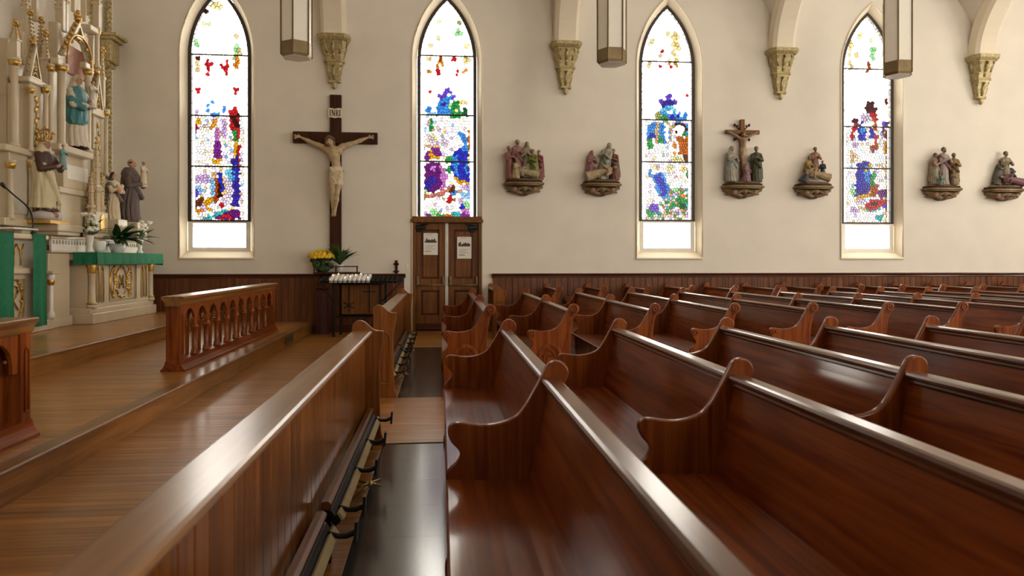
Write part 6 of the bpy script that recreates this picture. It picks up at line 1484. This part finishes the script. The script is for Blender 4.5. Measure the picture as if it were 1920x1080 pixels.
leaf_fan(fern, 0.14, 44, L1, 0.55, 1.35, 2.9, -1.45)
def flower_vase(px, X, label, lean):
    p = thing('flower_vase', label, 'flowers', (X, sy(px, X), ZT), 0, 'vases of white altar flowers')
    MB().lathe([(0.05, 0.0), (0.055, 0.02), (0.03, 0.06), (0.05, 0.16), (0.055, 0.22), (0.07, 0.26)], 14).build('vase', 'wax', p)
    lf = [blade(0.30, 0.028, 0.9, mat='leaf_light'), blade(0.36, 0.035, 0.7)]
    leaf_fan(p, 0.24, 12, lf, 0.4, 1.3, 3.7, -1.85)
    for k in range(11):
        a, r = random.uniform(0, 2 * PI), random.uniform(0.03, 0.17); zz = random.uniform(0.30, 0.55)
        b = Vector((r * math.cos(a), r * math.sin(a) + lean * zz, zz))
        MB().tube([(0, 0, 0.2), tuple(b * 0.6 + Vector((0, 0, 0.12))), tuple(b)], 0.006, 5).build('stem', 'leaf_light', p)
        m = MB()
        for q in range(7):
            t = 2 * PI * q / 7; m.ball((b.x + 0.032 * math.cos(t), b.y + 0.032 * math.sin(t), b.z + random.uniform(-.02, .02)), 0.026, 6, 4)
        m.ball((b.x, b.y, b.z + 0.02), 0.03, 6, 4).build('blossom', 'petal_white', p)
flower_vase(168, -5.30, 'vase of white flowers at the altar end beside the pulpit', -0.1)
flower_vase(262, -5.33, 'vase of white lilies at the altar end below the friar statue', 0.1)
tag(MB().lathe([(0.05, 0), (0.08, 0.05), (0.095, 0.14), (0.088, 0.18), (0.075, 0.18)], 16).build('altar_bowl', 'white_pot', None, (-5.32, sy(186, -5.32), ZT)), 'small white bowl between the altar plants', 'bowl')

# ---- shelf over the wainscot with two plants, by the crucifix
SY = WALL - 0.19
sh = thing('wall_shelf', 'small dark wooden shelf with a rail on top of the wainscot below the crucifix', 'shelf', (0, 0, 1.132))
x0, x1 = wx(591, SY), wx(674, SY)
MB().cbox(x0, x1, WALL - 0.42, WALL - 0.005, 0.0, 0.03, 0.005).build('board', 'cross_wood', sh)
m = MB()
for x in (x0 + 0.02, (x0 + x1) / 2, x1 - 0.02): m.cbox(x - 0.012, x + 0.012, WALL - 0.415, WALL - 0.39, 0.03, 0.14, 0.003)
m.cbox(x0, x1, WALL - 0.417, WALL - 0.388, 0.13, 0.15, 0.003).build('rail', 'cross_wood', sh)
mum = thing('potted_flowers', 'pot of yellow chrysanthemums on the dark shelf below the crucifix', 'plant', (wx(605, SY), SY, 1.166))
MB().lathe([(0.09, 0), (0.13, 0.04), (0.15, 0.10), (0.135, 0.11)], 16).build('pot', 'mum_foliage', mum)
m = MB()
for k in range(70):
    a, r = random.uniform(0, 2 * PI), 0.21 * math.sqrt(random.random()); m.ball((r * math.cos(a), r * 0.55 * math.sin(a), random.uniform(0.10, 0.30)), random.uniform(0.025, 0.05), 6, 4)
m.build('foliage', 'mum_foliage', mum)['kind'] = 'stuff'
bl = MB().lathe([(0.004, -0.01), (0.03, 0.0), (0.044, 0.012), (0.038, 0.026), (0.018, 0.034), (0.002, 0.036)], 9).mesh('blossom', 'petal_yellow')
for k in range(58):
    a, el = random.uniform(PI * 0.9, PI * 2.1), math.asin(random.uniform(0.05, 1.0))
    o = link('blossom', bl, mum, (0.24 * math.cos(el) * math.cos(a), 0.17 * math.cos(el) * math.sin(a), 0.27 + 0.12 * math.sin(el) + random.uniform(-.012, .012)))
    o.rotation_euler = (0.9 * math.cos(el), 0.4 * math.cos(el) * math.cos(a), 0)
lily = thing('potted_plant', 'dark green lily in a white pot on the dark shelf beside the yellow flowers', 'plant', (wx(637, SY), SY, 1.163))
MB().lathe([(0.06, 0), (0.075, 0.10), (0.082, 0.14), (0.07, 0.14)], 16).build('pot', 'white_pot', lily)
leaf_fan(lily, 0.13, 30, [blade(0.50, 0.035, 0.8), blade(0.42, 0.04, 1.0), blade(0.46, 0.03, 0.5, mat='leaf_light')], 0.75, 1.45, PI * 1.1, PI * 0.98)
sc = thing('standing_cross', 'small dark wooden cross on a dish, on the wainscot ledge near the doors', 'cross', (wx(743, SY + 0.1), SY + 0.11, 1.132))
MB().cbox(-0.028, 0.028, -0.015, 0.015, 0.05, 0.26, 0.008).cbox(-0.05, 0.05, -0.015, 0.015, 0.16, 0.205, 0.008).build('cross', 'cross_wood', sc); MB().lathe([(0.03, 0), (0.035, 0.02), (0.065, 0.05), (0.06, 0.055), (0.02, 0.04)], 12, sy_=0.8).build('dish', 'cross_wood', sc)
tag(MB().cbox(-0.02, 0.02, -0.012, 0.0, -0.04, 0.04, 0.004).cbox(-0.005, 0.005, -0.02, -0.012, -0.01, 0.012, 0.002).build('light_switch', 'paint_white', None, (wx(763.5), WALL, wz(763, 500))), 'small white light switch on the wall left of the doors'.replace('left of', 'beside'), 'switch')

# ================================================================== VOTIVE CANDLE STAND
VY = 13.25; vx = lambda px: wx(px, VY)
vs_ = thing('candle_stand', 'black wrought iron votive stand with tiered racks and a wooden cross panel', 'candle stand', (0, 0, 0))
legs = [(vx(628), VY - 0.16), (vx(715), VY - 0.16), (vx(636), VY + 0.18), (vx(722), VY + 0.18)]
for x, y in legs: MB().cbox(x - 0.022, x + 0.022, y - 0.022, y + 0.022, 0.0, 0.98, 0.003).build('leg', 'iron', vs_)
m = MB()
for z in (0.36, 0.96):
    for a, b in ((0, 1), (2, 3), (0, 2), (1, 3)): m.tube([(*legs[a], z), (*legs[b], z)], 0.014, 5, False)
m.build('stretcher', 'iron', vs_)
xa, xb = vx(641), vx(709)
MB().box(xa, xb, VY + 0.0, VY + 0.02, 0.40, 0.94).build('panel', 'door', vs_)
xm = xa + (xb - xa) * 0.20; m = MB()
m.box(xm - 0.008, xm + 0.008, VY - 0.015, VY + 0.0, 0.42, 0.93); 
for a in (30, 150): m.tube([(xm - 0.11 * math.cos(math.radians(a)), VY - 0.01, 0.56 - 0.11 * math.sin(math.radians(a))), (xm + 0.11 * math.cos(math.radians(a)), VY - 0.01, 0.56 + 0.11 * math.sin(math.radians(a)))], 0.008, 5)
xm = xa + (xb - xa) * 0.76; m.box(xm - 0.009, xm + 0.009, VY - 0.015, VY, 0.42, 0.93).box(xm - 0.12, xm + 0.12, VY - 0.015, VY, 0.80, 0.82)
m.build('iron_emblem', 'iron', vs_)
x0, x1 = vx(604), vx(757); tiers = [(VY - 0.30, 0.985), (VY - 0.18, 1.005), (VY - 0.06, 1.025), (VY + 0.06, 1.045)]
for y, z in tiers:
    m = MB().box(x0, x1, y - 0.05, y + 0.05, z - 0.012, z).tube([(x0, y - 0.055, z + 0.03), (x1, y - 0.055, z + 0.03)], 0.006, 5)
    m.build('rack', 'iron', vs_)
MB().tube([(x0 + 0.05, VY - 0.32, 0.97), (legs[0][0], legs[0][1], 0.62)], 0.012, 5).build('brace', 'iron', vs_)
MB().tube([(x1 - 0.05, VY - 0.32, 0.97), (legs[1][0], legs[1][1], 0.62)], 0.012, 5).build('brace', 'iron', vs_)
cup = MB().lathe([(0.030, 0), (0.036, 0.055), (0.033, 0.055), (0.028, 0.01)], 10).mesh('empty_cup', 'iron')
can = MB().lathe([(0.030, 0.0), (0.034, 0.01), (0.036, 0.085), (0.033, 0.085), (0.032, 0.06), (0.0, 0.06)], 12).mesh('candle_glass', 'candle_glass')
flm = MB().lathe([(0.001, 0.0), (0.008, 0.012), (0.006, 0.025), (0.0005, 0.042)], 7).mesh('flame', 'flame')
wax = MB().lathe([(0.029, 0.0), (0.029, 0.06), (0.002, 0.062)], 10).mesh('wax', 'wax')
ca, cb = vx(619), vx(698)
for r_, (y, z) in enumerate(tiers):
    n = int((x1 - x0 - 0.04) / 0.082)
    for i in range(n):
        x = x0 + 0.04 + i * 0.082
        if ca <= x <= cb:
            lit = (i * 7 + r_ * 3) % 5 == 0; tier = ('lowest', 'second', 'third', 'topmost')[r_]
            c = thing('votive_candle', ('burning white votive candle with a small flame, on the %s tier of the iron rack' if lit else 'unlit white votive candle in clear glass, on the %s tier of the iron rack') % tier, 'candle', (x, y, z + 0.002), 0, 'votive candles on the iron stand')
            link('glass', can, c); link('wax', wax, c, (0, 0, 0.004))
            if lit: link('flame', flm, c, (0, 0, 0.066))
        else: link('empty_cup', cup, vs_, (x, y, z))
rd = thing('draped_stand', 'narrow stand draped in dark red cloth beside the iron candle stand', 'stand', (wx(604, 13.62), 13.62, 0))
vv = []; K = 28
for j in range(7):
    for i in range(K):
        a = 2 * PI * i / K; r = 0.105 + 0.02 * (1 - j / 6) + 0.010 * math.sin(a * 7) * (1 - 0.6 * j / 6); vv.append((r * math.cos(a), r * math.sin(a) * 0.9, 0.84 * j / 6))
MB().add(vv, [(j * K + i, j * K + (i + 1) % K, (j + 1) * K + (i + 1) % K, (j + 1) * K + i) for j in range(6) for i in range(K)] + [tuple(6 * K + i for i in range(K))], True).build('drape', 'red_cloth', rd)
MB().lathe([(0.11, 0.83), (0.11, 0.86), (0.10, 0.865)], 20, sy_=0.9).build('top', 'cross_wood', rd)

# ---- notices taped to the doors
def notice(px0, px1, y0, y1, label, dark):
    Yp = DY - 0.034; a, b = wx(px0, Yp), wx(px1, Yp); z1, z0 = wz(px0, y0, Yp), wz(px0, y1, Yp)
    p = thing('notice', label, 'notice', ((a + b) / 2, Yp, z0), 0, 'notices on the doors'); w, h = b - a, z1 - z0
    MB().box(-w / 2, w / 2, -0.002, 0.008, 0, h).build('sheet', 'paper', p)
    m = MB(); rnd = random.Random(dark)
    for k in range(9):
        x = -w * 0.36 + w * 0.72 * k / 8; hh = rnd.uniform(0.08, 0.16) * h; m.box(x - w * 0.05, x + w * 0.05, -0.004, -0.002, h * 0.56, h * 0.56 + hh)
        if k % 2: m.ball((x, -0.003, h * 0.58 + hh), w * 0.05, 8, 5, (1, 0.1, 1))
    m.build('printed_photo', 'print_dark', p)
    m = MB()
    for k, f in enumerate((0.92, 0.40, 0.33, 0.26)): m.box(-w * (0.36 if k else 0.28), w * (0.30 if k % 2 else 0.12), -0.004, -0.002, h * f, h * f + 0.010)
    m.build('printed_lines', 'print_grey', p)
    MB().box(-w * 0.36, w * 0.05, -0.004, -0.002, h * 0.15, h * 0.15 + 0.014).build('printed_heading', 'print_red' if dark == 1 else 'print_dark', p)
notice(794, 821, 437, 478, 'white paper notice with a photo on the door leaf nearer the crucifix', 1)
notice(857, 884, 444, 485, 'white paper notice with a group photo on the door leaf nearer the wall pews', 2)
